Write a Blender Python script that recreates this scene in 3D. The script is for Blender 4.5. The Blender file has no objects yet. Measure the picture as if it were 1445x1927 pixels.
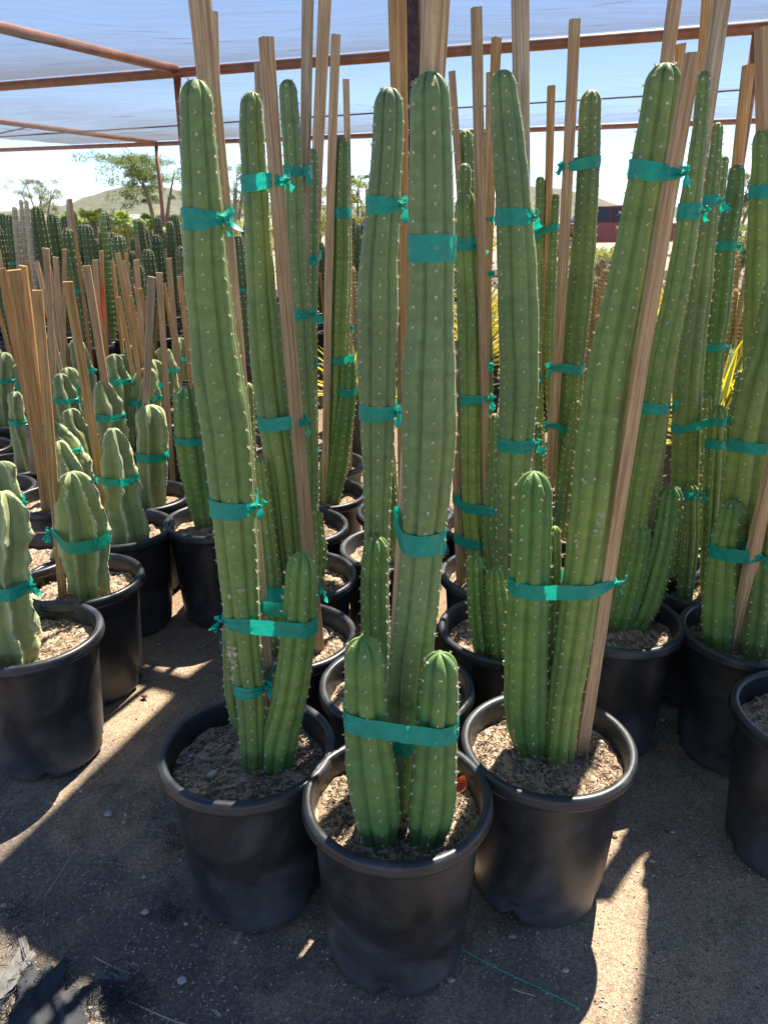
import bpy, math, random
import numpy as np
from mathutils import Vector, Matrix

# ------------------------------------------------------------------ scene, camera, sky, sun
scene = bpy.context.scene
COL = scene.collection
R = math.radians
F = 1447.0                      # focal length in photograph pixels (1445 x 1927)
CAMH = 1.5
PITCH = math.atan(563.0 / F)
SUN_AZ, SUN_EL = 26.5, 59.0     # degrees right of the view direction, degrees up

cam_d = bpy.data.cameras.new("camera")
cam = bpy.data.objects.new("camera", cam_d)
COL.objects.link(cam)
cam.location = (0, 0, CAMH)
cam.rotation_euler = (R(90) - PITCH, 0, 0)
cam_d.sensor_width = 36.0
cam_d.lens = F / 1927.0 * 36.0
cam_d.clip_start = 0.05
cam_d.clip_end = 5000
cam_d.dof.use_dof = True
cam_d.dof.focus_distance = 1.6
cam_d.dof.aperture_fstop = 11.0
scene.camera = cam

world = bpy.data.worlds.new("World")
scene.world = world
world.use_nodes = True
wn = world.node_tree
wn.nodes.clear()
sky = wn.nodes.new("ShaderNodeTexSky")
sky.sky_type = 'NISHITA'
sky.sun_disc = False
sky.sun_elevation = R(SUN_EL)
sky.sun_rotation = R(SUN_AZ)
sky.altitude = 1200
sky.air_density = 0.6
sky.dust_density = 0.0
sky.ozone_density = 1.3
bg = wn.nodes.new("ShaderNodeBackground")
bg.inputs[1].default_value = 0.095
wo = wn.nodes.new("ShaderNodeOutputWorld")
wn.links.new(sky.outputs[0], bg.inputs[0])
wn.links.new(bg.outputs[0], wo.inputs[0])

sun_d = bpy.data.lights.new("sun", 'SUN')
sun_d.energy = 5.0
sun_d.angle = R(0.55)
sun_d.color = (1.0, 0.92, 0.79)
sun = bpy.data.objects.new("sun", sun_d)
COL.objects.link(sun)
sdir = Vector((math.sin(R(SUN_AZ)) * math.cos(R(SUN_EL)), math.cos(R(SUN_AZ)) * math.cos(R(SUN_EL)), math.sin(R(SUN_EL))))
sun.rotation_euler = sdir.to_track_quat('Z', 'Y').to_euler()
sun.location = (3, 6, 12)

scene.view_settings.view_transform = 'Standard'
scene.view_settings.look = 'None'
scene.view_settings.exposure = 1.45
scene.view_settings.gamma = 1.0
scene.render.engine = 'CYCLES'
scene.cycles.max_bounces = 8
scene.cycles.transparent_max_bounces = 12
scene.cycles.use_denoising = True

rng = random.Random(7)
# ------------------------------------------------------------------ photograph <-> world
CP, SP = math.cos(PITCH), math.sin(PITCH)
def ray(px, py):
    xc = (px - 722.5) / F; yc = (963.5 - py) / F
    return Vector((xc, CP + yc * SP, -SP + yc * CP))
def at_Y(px, py, Y):
    d = ray(px, py); return Vector((0, 0, CAMH)) + d * (Y / d.y)
def at_Z(px, py, Z):
    d = ray(px, py); return Vector((0, 0, CAMH)) + d * ((Z - CAMH) / d.z)
def proj(P):
    x, y, z = P[0], P[1], P[2] - CAMH
    zc = y * CP - z * SP
    return 722.5 + F * x / zc, 963.5 - F * (y * SP + z * CP) / zc, zc

# ------------------------------------------------------------------ object helpers
def link(o): COL.objects.link(o); return o
def mesh_obj(name, V, Fc, mat, parent=None, smooth=True, crest=None, mats=None, mi=None):
    me = bpy.data.meshes.new(name)
    me.from_pydata([tuple(v) for v in V], [], Fc)
    if mats:
        for m in mats: me.materials.append(m)
        me.polygons.foreach_set('material_index', mi)
    elif mat: me.materials.append(mat)
    if smooth: me.polygons.foreach_set('use_smooth', [True] * len(me.polygons))
    if crest is not None:
        a = me.attributes.new('crest', 'FLOAT', 'POINT'); a.data.foreach_set('value', crest)
    me.update()
    o = bpy.data.objects.new(name, me); link(o)
    if parent is not None: o.parent = parent
    return o
def tag(o, label=None, cat=None, group=None, kind=None):
    if label: o['label'] = label
    if cat: o['category'] = cat
    if group: o['group'] = group
    if kind: o['kind'] = kind
    return o
def empty(name, loc, label=None, cat=None, group=None):
    o = bpy.data.objects.new(name, None); link(o); o.location = loc; o.empty_display_size = 0.1
    return tag(o, label, cat, group)
def copy_tree(o, parent=None):
    c = o.copy(); COL.objects.link(c); c.parent = parent
    for ch in list(o.children): copy_tree(ch, c)
    return c
def hsh(*a):
    s = math.sin(sum(x * k for x, k in zip(a, (12.9898, 78.233, 37.719, 4.581)))) * 43758.5453
    return s - math.floor(s)
def wob(x, seed=0.0):
    return (math.sin(x * 1.0 + seed * 3.1) + 0.6 * math.sin(x * 2.3 + seed * 7.7 + 1.3) + 0.35 * math.sin(x * 5.1 + seed * 1.9 + 4.1)) / 1.95

class MB:
    """collects geometry for one mesh"""
    def __init__(s): s.V = []; s.F = []
    def add(s, V, Fc):
        n = len(s.V); s.V += [tuple(v) for v in V]; s.F += [tuple(i + n for i in f) for f in Fc]
    def box(s, c, h, M=None):
        P = []
        for z in (-1, 1):
            for x, y in ((-1, -1), (1, -1), (1, 1), (-1, 1)):
                v = Vector((x * h[0], y * h[1], z * h[2]))
                if M is not None: v = M @ v
                P.append(v + Vector(c))
        s.add(P, [(3, 2, 1, 0), (4, 5, 6, 7), (0, 1, 5, 4), (1, 2, 6, 5), (2, 3, 7, 6), (3, 0, 4, 7)])
    def tube(s, pts, rad, n=8, caps=True):
        pts = [Vector(p) for p in pts]
        rings = []; prev = None
        for i, p in enumerate(pts):
            t = (pts[min(i + 1, len(pts) - 1)] - pts[max(i - 1, 0)]).normalized()
            if prev is None:
                a = Vector((1, 0, 0)) if abs(t.x) < 0.8 else Vector((0, 1, 0))
                prev = (a - t * a.dot(t)).normalized()
            else: prev = (prev - t * prev.dot(t)).normalized()
            b = t.cross(prev)
            r = rad[i] if isinstance(rad, (list, tuple)) else rad
            rings.append([p + (prev * math.cos(2 * math.pi * k / n) + b * math.sin(2 * math.pi * k / n)) * r for k in range(n)])
        V = [v for g in rings for v in g]; Fc = []
        for i in range(len(rings) - 1):
            for k in range(n):
                Fc.append((i * n + k, i * n + (k + 1) % n, (i + 1) * n + (k + 1) % n, (i + 1) * n + k))
        if caps:
            Fc.append(tuple(range(n - 1, -1, -1))); Fc.append(tuple((len(rings) - 1) * n + k for k in range(n)))
        s.add(V, Fc)
    def lathe(s, prof, n=64, jig=None):
        V = []; Fc = []
        for j, (r, z) in enumerate(prof):
            for k in range(n):
                a = 2 * math.pi * k / n
                rr, zz = (r, z) if jig is None else jig(j, a, r, z)
                V.append((rr * math.cos(a), rr * math.sin(a), zz))
        for j in range(len(prof) - 1):
            for k in range(n):
                Fc.append((j * n + k, j * n + (k + 1) % n, (j + 1) * n + (k + 1) % n, (j + 1) * n + k))
        s.add(V, Fc)
    def lump(s, c, r, seed=0, flat=1.0, rot=0.0):
        """irregular 8-12 sided stone"""
        P = []; n = 6
        for j, (zz, rr) in enumerate(((-0.75, 0.6), (0.0, 1.0), (0.75, 0.62))):
            for k in range(n):
                a = 2 * math.pi * (k + 0.5 * (j % 2)) / n + rot
                q = r * rr * (0.75 + 0.5 * hsh(seed, j, k))
                P.append((c[0] + q * math.cos(a) * (1.3 if hsh(seed, 9) > .5 else 1), c[1] + q * math.sin(a), c[2] + zz * r * flat))
        Fc = [tuple(range(n - 1, -1, -1)), tuple(2 * n + k for k in range(n))]
        for j in range(2):
            for k in range(n): Fc.append((j * n + k, j * n + (k + 1) % n, (j + 1) * n + (k + 1) % n, (j + 1) * n + k))
        s.add(P, Fc)
    def build(s, name, mat, parent=None, smooth=True):
        return mesh_obj(name, s.V, s.F, mat, parent, smooth)

# ------------------------------------------------------------------ materials
def newmat(name):
    m = bpy.data.materials.new(name); m.use_nodes = True
    nt = m.node_tree; b = nt.nodes.get('Principled BSDF')
    return m, nt, b
def N(nt, t, **kw):
    n = nt.nodes.new(t)
    for k, v in kw.items():
        if k.startswith('i_'):
            n.inputs[k[2:].replace('_', ' ')].default_value = v
        else: setattr(n, k, v)
    return n
def coords(nt, scale=(1, 1, 1), kind='Object'):
    tc = N(nt, 'ShaderNodeTexCoord'); mp = N(nt, 'ShaderNodeMapping')
    mp.inputs['Scale'].default_value = scale
    nt.links.new(tc.outputs[kind], mp.inputs[0]); return mp.outputs[0]
def noise(nt, co, scale, detail=4, rough=0.55, dist=0.0):
    n = N(nt, 'ShaderNodeTexNoise'); n.inputs['Scale'].default_value = scale; n.inputs['Detail'].default_value = detail
    n.inputs['Roughness'].default_value = rough; n.inputs['Distortion'].default_value = dist
    if co is not None: nt.links.new(co, n.inputs['Vector'])
    return n.outputs['Fac']
def ramp(nt, fac, stops, interp='LINEAR'):
    r = N(nt, 'ShaderNodeValToRGB'); cr = r.color_ramp; cr.interpolation = interp
    while len(cr.elements) > 1: cr.elements.remove(cr.elements[0])
    cr.elements[0].position = stops[0][0]; cr.elements[0].color = (*stops[0][1], 1)
    for p, c in stops[1:]:
        e = cr.elements.new(p); e.color = (*c, 1)
    nt.links.new(fac, r.inputs[0]); return r.outputs[0]
def g(v): return (v, v, v)
def mix(nt, fac, a, b, mode='MIX'):
    m = N(nt, 'ShaderNodeMix', data_type='RGBA', blend_type=mode)
    for s, i in ((fac, 0), (a, 6), (b, 7)):
        if hasattr(s, 'is_output'): nt.links.new(s, m.inputs[i])
        else: m.inputs[i].default_value = s if i == 0 else (*s, 1)
    return m.outputs[2]
def math_(nt, op, a, b=0.0, clamp=False):
    m = N(nt, 'ShaderNodeMath', operation=op); m.use_clamp = clamp
    for s, i in ((a, 0), (b, 1)):
        if hasattr(s, 'is_output'): nt.links.new(s, m.inputs[i])
        else: m.inputs[i].default_value = s
    return m.outputs[0]
def bump(nt, b, h, strength=0.4, dist=0.002):
    n = N(nt, 'ShaderNodeBump'); n.inputs['Strength'].default_value = strength; n.inputs['Distance'].default_value = dist
    nt.links.new(h, n.inputs['Height']); nt.links.new(n.outputs[0], b.inputs['Normal'])

def cactus_mat(name, dark, mid, yel, scale=1.0, speck=(0.16, 0.2, 0.12), rough=0.5):
    m, nt, b = newmat(name)
    co = coords(nt)
    co2 = coords(nt, (1, 1, 0.35))
    oi = N(nt, 'ShaderNodeObjectInfo')
    n1 = noise(nt, co2, 7 * scale, 3, 0.5, 0.6)
    n1b = math_(nt, 'ADD', n1, math_(nt, 'MULTIPLY', math_(nt, 'SUBTRACT', oi.outputs['Random'], 0.5), 0.16))
    sz = N(nt, 'ShaderNodeSeparateXYZ'); nt.links.new(co, sz.inputs[0])
    # old growth low on the column is yellower than the new growth
    n1b = math_(nt, 'ADD', n1b, math_(nt, 'MULTIPLY', math_(nt, 'SUBTRACT', 0.95, sz.outputs[2]), 0.16))
    c = ramp(nt, n1b, [(0.3, dark), (0.5, mid), (0.72, yel)])
    n2 = noise(nt, co, 60 * scale, 4, 0.65)
    c = mix(nt, math_(nt, 'MULTIPLY', ramp(nt, n2, [(0.42, g(0)), (0.75, g(1))]), 0.35), c, tuple(min(1, x * 1.9) for x in mid))
    v = N(nt, 'ShaderNodeTexVoronoi'); v.inputs['Scale'].default_value = 150 * scale; nt.links.new(co, v.inputs['Vector'])
    n3 = noise(nt, co, 14, 2)
    sp = math_(nt, 'MULTIPLY', ramp(nt, v.outputs['Distance'], [(0.10, g(1)), (0.22, g(0))]), ramp(nt, n3, [(0.46, g(0)), (0.62, g(0.75))]))
    c = mix(nt, sp, c, speck)
    gb = noise(nt, coords(nt, (1, 1, 16)), 3.2 * scale, 3, 0.5)
    c = mix(nt, math_(nt, 'MULTIPLY', ramp(nt, gb, [(0.45, g(0)), (0.7, g(1))]), 0.4), c, tuple(x * 0.62 for x in mid))
    # pale corky scuffs low on old skin
    n4 = noise(nt, co, 24, 5, 0.7, 1.2)
    c = mix(nt, ramp(nt, n4, [(0.715, g(0)), (0.75, g(0.6))]), c, (0.24, 0.22, 0.13))
    nt.links.new(c, b.inputs['Base Color'])
    b.inputs['Roughness'].default_value = rough
    b.inputs['Specular IOR Level'].default_value = 0.35
    b.inputs['Sheen Weight'].default_value = 0.12
    b.inputs['Sheen Roughness'].default_value = 0.4
    bump(nt, b, noise(nt, co, 90, 3), 0.25, 0.0015)
    return m
M = {}
M['cactus_blue'] = cactus_mat('cactus skin grey green', (0.127, 0.187, 0.078), (0.166, 0.238, 0.081), (0.246, 0.326, 0.074))
M['cactus'] = cactus_mat('cactus skin green', (0.119, 0.187, 0.066), (0.167, 0.246, 0.064), (0.269, 0.342, 0.072))
M['cactus_yellow'] = cactus_mat('cactus skin yellow green', (0.136, 0.196, 0.061), (0.186, 0.257, 0.062), (0.280, 0.339, 0.070))
M['cactus_fresh'] = cactus_mat('cactus skin fresh green', (0.084, 0.165, 0.058), (0.119, 0.220, 0.058), (0.191, 0.290, 0.064))
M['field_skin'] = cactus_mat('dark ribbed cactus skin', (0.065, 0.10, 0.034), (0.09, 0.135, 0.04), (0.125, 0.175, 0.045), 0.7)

def wavy_mat():
    m, nt, b = newmat('pale waxy cactus skin')
    co = coords(nt); oi = N(nt, 'ShaderNodeObjectInfo')
    n1 = noise(nt, co, 9, 3, 0.5, 0.5)
    n1 = math_(nt, 'ADD', n1, math_(nt, 'MULTIPLY', math_(nt, 'SUBTRACT', oi.outputs['Random'], 0.5), 0.25))
    c = ramp(nt, n1, [(0.3, (0.165, 0.215, 0.09)), (0.5, (0.225, 0.285, 0.105)), (0.72, (0.3, 0.345, 0.11))])
    at = N(nt, 'ShaderNodeAttribute', attribute_name='crest')
    n2 = noise(nt, co, 40, 4, 0.6)
    e = math_(nt, 'MULTIPLY', ramp(nt, at.outputs['Fac'], [(0.78, g(0)), (0.97, g(1))]), ramp(nt, n2, [(0.3, g(0.45)), (0.6, g(1))]))
    c = mix(nt, e, c, (0.52, 0.56, 0.30))
    n3 = noise(nt, co, 30, 5, 0.7, 1.0)
    c = mix(nt, ramp(nt, n3, [(0.7, g(0)), (0.78, g(0.7))]), c, (0.3, 0.29, 0.2))
    n5 = noise(nt, co, 55, 6, 0.75)
    c = mix(nt, ramp(nt, n5, [(0.52, g(0)), (0.7, g(0.5))]), c, (0.12, 0.15, 0.075))
    nt.links.new(c, b.inputs['Base Color']); b.inputs['Roughness'].default_value = 0.55
    b.inputs['Sheen Weight'].default_value = 0.15
    bump(nt, b, noise(nt, co, 70, 3), 0.2, 0.0015)
    return m
M['wavy'] = wavy_mat()

def simple(name, col, rough=0.6, var=0.25, scale=20, metal=0.0, bmp=0.3, bd=0.002, spec=0.5):
    m, nt, b = newmat(name); co = coords(nt)
    n1 = noise(nt, co, scale, 5, 0.6)
    c = ramp(nt, n1, [(0.3, tuple(x * (1 - var) for x in col)), (0.7, tuple(min(1, x * (1 + var)) for x in col))])
    nt.links.new(c, b.inputs['Base Color']); b.inputs['Roughness'].default_value = rough; b.inputs['Metallic'].default_value = metal
    b.inputs['Specular IOR Level'].default_value = spec
    if bmp: bump(nt, b, noise(nt, co, scale * 4, 4), bmp, bd)
    return m
def thin(name, col, trans, rough=0.5, fac=0.45, scale=30, var=0.15):
    """thin sheet that also lets light through (leaves, tape)"""
    m, nt, b = newmat(name); co = coords(nt)
    c = ramp(nt, noise(nt, co, scale, 3), [(0.3, tuple(x * (1 - var) for x in col)), (0.7, tuple(min(1, x * (1 + var)) for x in col))])
    nt.links.new(c, b.inputs['Base Color']); b.inputs['Roughness'].default_value = rough
    t = N(nt, 'ShaderNodeBsdfTranslucent'); t.inputs[0].default_value = (*trans, 1)
    mx = N(nt, 'ShaderNodeMixShader'); mx.inputs[0].default_value = fac
    out = nt.nodes.get('Material Output')
    nt.links.new(b.outputs[0], mx.inputs[1]); nt.links.new(t.outputs[0], mx.inputs[2]); nt.links.new(mx.outputs[0], out.inputs[0])
    bump(nt, b, noise(nt, co, scale * 3, 3), 0.3, 0.001)
    return m
M['spine'] = thin('pale cactus spines', (0.74, 0.62, 0.42), (0.9, 0.7, 0.38), 0.5, 0.35)
M['cork'] = simple('pale corky scar', (0.5, 0.42, 0.29), 0.95, 0.35, 60)
M['areole'] = simple('white woolly areoles', (0.72, 0.70, 0.58), 0.9, 0.2, 60)
M['tape'] = thin('green stretch tape', (0.012, 0.38, 0.29), (0.0, 0.55, 0.4), 0.4, 0.33, 40, 0.16)
M['leaf_dist'] = thin('dusty green leaves', (0.13, 0.17, 0.06), (0.25, 0.33, 0.08), 0.6, 0.35)
M['leaf_grey'] = thin('grey green feathery leaves', (0.2, 0.2, 0.11), (0.3, 0.3, 0.12), 0.7, 0.3)
M['palm_leaf'] = thin('palm fronds', (0.16, 0.26, 0.05), (0.4, 0.5, 0.08), 0.5, 0.45)
M['bush'] = thin('yellow green bush leaves', (0.2, 0.22, 0.06), (0.35, 0.38, 0.08), 0.6, 0.4)
M['bark'] = simple('tree bark', (0.24, 0.2, 0.15), 0.9, 0.3, 8)
M['agave_green'] = thin('agave green centre', (0.13, 0.18, 0.07), (0.2, 0.26, 0.06), 0.5, 0.25)
M['agave_yellow'] = thin('agave yellow margin', (0.72, 0.60, 0.06), (0.9, 0.74, 0.04), 0.5, 0.4)
M['golden'] = thin('golden spined skin', (0.34, 0.26, 0.1), (0.6, 0.42, 0.12), 0.8, 0.3)
M['woolly'] = simple('woolly pale cactus', (0.5, 0.42, 0.3), 0.95, 0.25, 30)
M['red_tip'] = simple('reddish new spines', (0.4, 0.1, 0.07), 0.8, 0.3, 30)
M['red_leaf'] = thin('dry red leaf', (0.42, 0.07, 0.03), (0.5, 0.08, 0.02), 0.5, 0.3)
M['ribbon_red'] = simple('red marking ribbon', (0.75, 0.05, 0.02), 0.5, 0.1)
M['steel'] = simple('rust red painted steel', (0.25, 0.105, 0.07), 0.45, 0.3, 6, 0.0, 0.15, 0.001)
M['old_steel'] = simple('dark rusty post', (0.07, 0.035, 0.028), 0.75, 0.7, 30, 0.0, 0.6, 0.003)
M['cable'] = simple('black cable', (0.01, 0.01, 0.012), 0.6, 0.2)
M['stub'] = simple('dry grey cut stub', (0.24, 0.19, 0.15), 0.9, 0.35, 25, 0, 0.6, 0.004)
M['stone'] = simple('pebbles', (0.42, 0.37, 0.3), 0.85, 0.45, 3.0, 0, 0.3, 0.002)
M['chip'] = simple('wood chips', (0.43, 0.34, 0.23), 0.9, 0.6, 9, 0, 0.3, 0.001)
M['chip_dark'] = simple('dark bark chips', (0.11, 0.075, 0.055), 0.9, 0.5, 9, 0, 0.3, 0.001)
M['straw'] = simple('dry stalks', (0.38, 0.33, 0.25), 0.8, 0.2, 30)
M['twine'] = simple('green twine', (0.05, 0.36, 0.28), 0.7, 0.2, 30)
M['shred'] = simple('shredded black cloth fibre', (0.03, 0.032, 0.037), 0.8, 0.3, 30)
M['shred_pale'] = simple('dusty cloth strip', (0.13, 0.125, 0.12), 0.9, 0.3, 60)

def wood_mat(name, a, bcol, c3, warm=1.0):
    m, nt, b = newmat(name)
    co = coords(nt, (1, 1, 0.03)); cr = coords(nt)
    oi = N(nt, 'ShaderNodeObjectInfo')
    va = N(nt, 'ShaderNodeVectorMath', operation='ADD')
    cmb = N(nt, 'ShaderNodeCombineXYZ'); nt.links.new(oi.outputs['Random'], cmb.inputs[0]); nt.links.new(oi.outputs['Random'], cmb.inputs[2])
    nt.links.new(co, va.inputs[0]); nt.links.new(cmb.outputs[0], va.inputs[1])
    n1 = noise(nt, va.outputs[0], 170, 3, 0.55, 0.7)
    c = ramp(nt, n1, [(0.3, a), (0.5, bcol), (0.72, c3)])
    n2 = noise(nt, cr, 5, 3)
    c = mix(nt, ramp(nt, n2, [(0.35, g(0.0)), (0.7, g(0.5))]), c, tuple(x * 0.62 for x in bcol))
    # saw marks across the grain
    w = noise(nt, coords(nt, (30, 30, 300)), 1, 4, 0.8)
    c = mix(nt, math_(nt, 'MULTIPLY', ramp(nt, w, [(0.5, g(0)), (0.7, g(1))]), 0.12), c, tuple(x * 0.6 for x in a))
    # occasional knots
    v = N(nt, 'ShaderNodeTexVoronoi'); v.inputs['Scale'].default_value = 5.5
    nt.links.new(coords(nt, (1.4, 1.4, 0.8)), v.inputs['Vector'])
    c = mix(nt, ramp(nt, v.outputs['Distance'], [(0.045, g(0.85)), (0.085, g(0))]), c, (0.12, 0.06, 0.035))
    hv = mix(nt, math_(nt, 'MULTIPLY', oi.outputs['Random'], 0.35), c, tuple(x * 0.55 for x in a))
    nt.links.new(hv, b.inputs['Base Color']); b.inputs['Roughness'].default_value = 0.78
    b.inputs['Specular IOR Level'].default_value = 0.25
    bump(nt, b, n1, 1.0, 0.006)
    return m
M['pine'] = wood_mat('sawn pine', (0.37, 0.225, 0.12), (0.64, 0.42, 0.235), (0.84, 0.62, 0.38))
M['grey_wood'] = wood_mat('weathered wood', (0.31, 0.20, 0.12), (0.58, 0.42, 0.275), (0.82, 0.66, 0.48))
M['orange_wood'] = wood_mat('treated orange wood', (0.34, 0.175, 0.065), (0.62, 0.35, 0.135), (0.82, 0.53, 0.24))

def pot_mat():
    m, nt, b = newmat('black nursery pot plastic'); co = coords(nt)
    oi = N(nt, 'ShaderNodeObjectInfo')
    n1 = noise(nt, co, 5, 5, 0.65, 0.8)
    n1 = math_(nt, 'ADD', n1, math_(nt, 'MULTIPLY', math_(nt, 'SUBTRACT', oi.outputs['Random'], 0.5), 0.12))
    sx = N(nt, 'ShaderNodeSeparateXYZ'); nt.links.new(co, sx.inputs[0])
    low = ramp(nt, math_(nt, 'MULTIPLY', sx.outputs[2], 2.5), [(0.0, g(0.26)), (0.45, g(0.0))])
    n1 = math_(nt, 'ADD', n1, low)
    c = ramp(nt, n1, [(0.34, (0.009, 0.010, 0.012)), (0.54, (0.025, 0.027, 0.031)), (0.85, (0.086, 0.094, 0.108))])
    n2 = noise(nt, coords(nt, (1, 1, 12)), 9, 4, 0.7, 2.0)
    c = mix(nt, ramp(nt, n2, [(0.62, g(0)), (0.74, g(0.45))]), c, (0.10, 0.107, 0.12))
    v = N(nt, 'ShaderNodeTexVoronoi'); v.inputs['Scale'].default_value = 60; nt.links.new(co, v.inputs['Vector'])
    c = mix(nt, ramp(nt, v.outputs['Distance'], [(0.06, g(0.5)), (0.1, g(0))]), c, (0.2, 0.19, 0.17))
    nt.links.new(c, b.inputs['Base Color'])
    b.inputs['Coat Weight'].default_value = 0.15; b.inputs['Coat Roughness'].default_value = 0.35
    r = ramp(nt, n1, [(0.35, g(0.30)), (0.8, g(0.58))]); nt.links.new(r, b.inputs['Roughness'])
    bump(nt, b, noise(nt, co, 40, 5, 0.7), 0.22, 0.002)
    return m
M['pot'] = pot_mat()
def soil_mat(name='pot soil of bark crumbs', dark=(0.075, 0.05, 0.035), mid=(0.27, 0.19, 0.125), pale=(0.5, 0.39, 0.27)):
    m, nt, b = newmat(name); co = coords(nt, (1, 1, 1))
    cs = coords(nt, (1, 0.45, 1))
    v = N(nt, 'ShaderNodeTexVoronoi'); v.inputs['Scale'].default_value = 120; nt.links.new(cs, v.inputs['Vector'])
    hs = N(nt, 'ShaderNodeSeparateColor'); nt.links.new(v.outputs['Color'], hs.inputs[0])
    n2 = noise(nt, co, 9, 4)
    f = math_(nt, 'ADD', math_(nt, 'MULTIPLY', hs.outputs[0], 0.65), math_(nt, 'MULTIPLY', n2, 0.4))
    c = ramp(nt, f, [(0.15, dark), (0.55, mid), (0.9, pale)])
    nt.links.new(c, b.inputs['Base Color']); b.inputs['Roughness'].default_value = 0.95
    bump(nt, b, math_(nt, 'SUBTRACT', 1.0, v.outputs['Distance']), 0.9, 0.006)
    return m
M['soil'] = soil_mat()
# ------------------------------------------------------------------ builders
RIM, SOILZ, POTR = 0.40, 0.343, 0.196

def pot_mesh(n=72):
    m = MB()
    outer = [(0.0, 0.018), (0.128, 0.018), (0.138, 0.012), (0.143, 0.0), (0.147, 0.004), (0.1485, 0.02), (0.151, 0.045), (0.1535, 0.06),
             (0.158, 0.12), (0.163, 0.20), (0.168, 0.28), (0.172, 0.34), (0.1752, 0.362), (0.1765, 0.3655), (0.184, 0.3665), (0.1905, 0.3685), (0.1945, 0.372), (0.1962, 0.377), (0.1958, 0.3825), (0.1948, 0.385), (0.1950, 0.390), (0.1938, 0.3955), (0.1905, 0.3993), (0.186, 0.4006), (0.1795, 0.4002), (0.1755, 0.398), (0.1735, 0.392), (0.169, 0.35), (0.160, 0.22), (0.15, 0.05), (0.0, 0.05)]
    def jig(j, a, r, z):
        rr, zz = r, z
        if 2 <= j <= 6:                           # drain notches pushed up round the foot
            for c in range(4):
                d = abs((a - (c * math.pi / 2 + 0.62) + math.pi) % (2 * math.pi) - math.pi)
                if d < 0.12: zz += 0.022 * (1 - (d / 0.12) ** 2) * (1 if j < 6 else 0.3); rr -= 0.004
        rr *= 1 + 0.003 * math.sin(2 * a + z * 9) + 0.002 * math.sin(5 * a - z * 14) + 0.0015 * math.sin(3 * a + 1)
        return rr, zz
    m.lathe(outer, n, jig)
    me = mesh_obj('pot', m.V, m.F, M['pot']).data
    bpy.data.objects.remove(bpy.data.objects['pot'])
    return me
POT_ME = pot_mesh()
POT_FAR = pot_mesh(28)

def soil_mesh(seed, nr=26, na=64, amp=0.006):
    V = [(0, 0, SOILZ + 0.01)]; Fc = []
    for i in range(1, nr + 1):
        r = 0.168 * i / nr
        for k in range(na):
            a = 2 * math.pi * k / na; x, y = r * math.cos(a), r * math.sin(a)
            h = amp * (wob(x * 55 + seed, seed) + wob(y * 60 - seed, seed + 2)) + 0.0035 * (hsh(i, k, seed) - 0.5) * 2 + 0.01 * (1 - i / nr)
            V.append((x, y, SOILZ + h))
    for k in range(na): Fc.append((0, 1 + k, 1 + (k + 1) % na))
    for i in range(nr - 1):
        for k in range(na):
            a = 1 + i * na + k; b_ = 1 + i * na + (k + 1) % na
            Fc.append((a, a + na, b_ + na, b_))
    o = mesh_obj('soil', V, Fc, M['soil']); me = o.data; bpy.data.objects.remove(o)
    return me
SOIL_ME = [soil_mesh(s) for s in (1, 2, 3)]
SOIL_FAR = soil_mesh(5, 6, 20)

def flakes(cnt, R0, seed, z0, area=None):
    """splinters and crumbs: chips of bark lying at all angles"""
    r = random.Random(seed); a = MB(); d = MB(); st = MB()
    for i in range(cnt):
        if area is None:
            q = R0 * math.sqrt(r.random()); t = r.random() * 6.283; x, y = q * math.cos(t), q * math.sin(t); z = z0 + 0.006
        else:
            x = r.uniform(area[0], area[1]); y = r.uniform(area[2], area[3]); z = z0
        kind = r.random()
        if kind < 0.82:
            L = r.uniform(0.002, 0.009) * (1 if r.random() > 0.07 else 2.3); w = r.uniform(0.0006, 0.0016); h = r.uniform(0.0004, 0.001)
            Mx = Matrix.Rotation(r.random() * 6.283, 3, 'Z') @ Matrix.Rotation(r.uniform(-0.5, 0.5), 3, 'Y') @ Matrix.Rotation(r.uniform(-0.7, 0.7), 3, 'X')
            # tapered splinter
            P = [Vector(p) for p in ((-L, -w, 0), (-L * .9, w * .8, 0), (L, w * .3, 0), (L * .8, -w * .5, 0), (-L * .9, -w * .8, h), (-L * .7, w * .6, h), (L * .8, w * .2, h), (L * .6, -w * .4, h))]
            P = [Mx @ p + Vector((x, y, z + r.uniform(0, 0.003))) for p in P]
            (a if r.random() < 0.6 else d).add(P, [(3, 2, 1, 0), (4, 5, 6, 7), (0, 1, 5, 4), (1, 2, 6, 5), (2, 3, 7, 6), (3, 0, 4, 7)])
        else:
            st.lump((x, y, z), r.uniform(0.0012, 0.004) * (1 if r.random() > 0.06 else 2.4), i, 0.7, r.random() * 6)
    return a, d, st
def frame_path(pts):
    T = []
    for i in range(len(pts)):
        T.append((pts[min(i + 1, len(pts) - 1)] - pts[max(i - 1, 0)]).normalized())
    fr = []; prev = Vector((1, 0, 0))
    for t in T:
        prev = (prev - t * prev.dot(t)).normalized(); fr.append((prev.copy(), t.cross(prev), t))
    return fr
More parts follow.
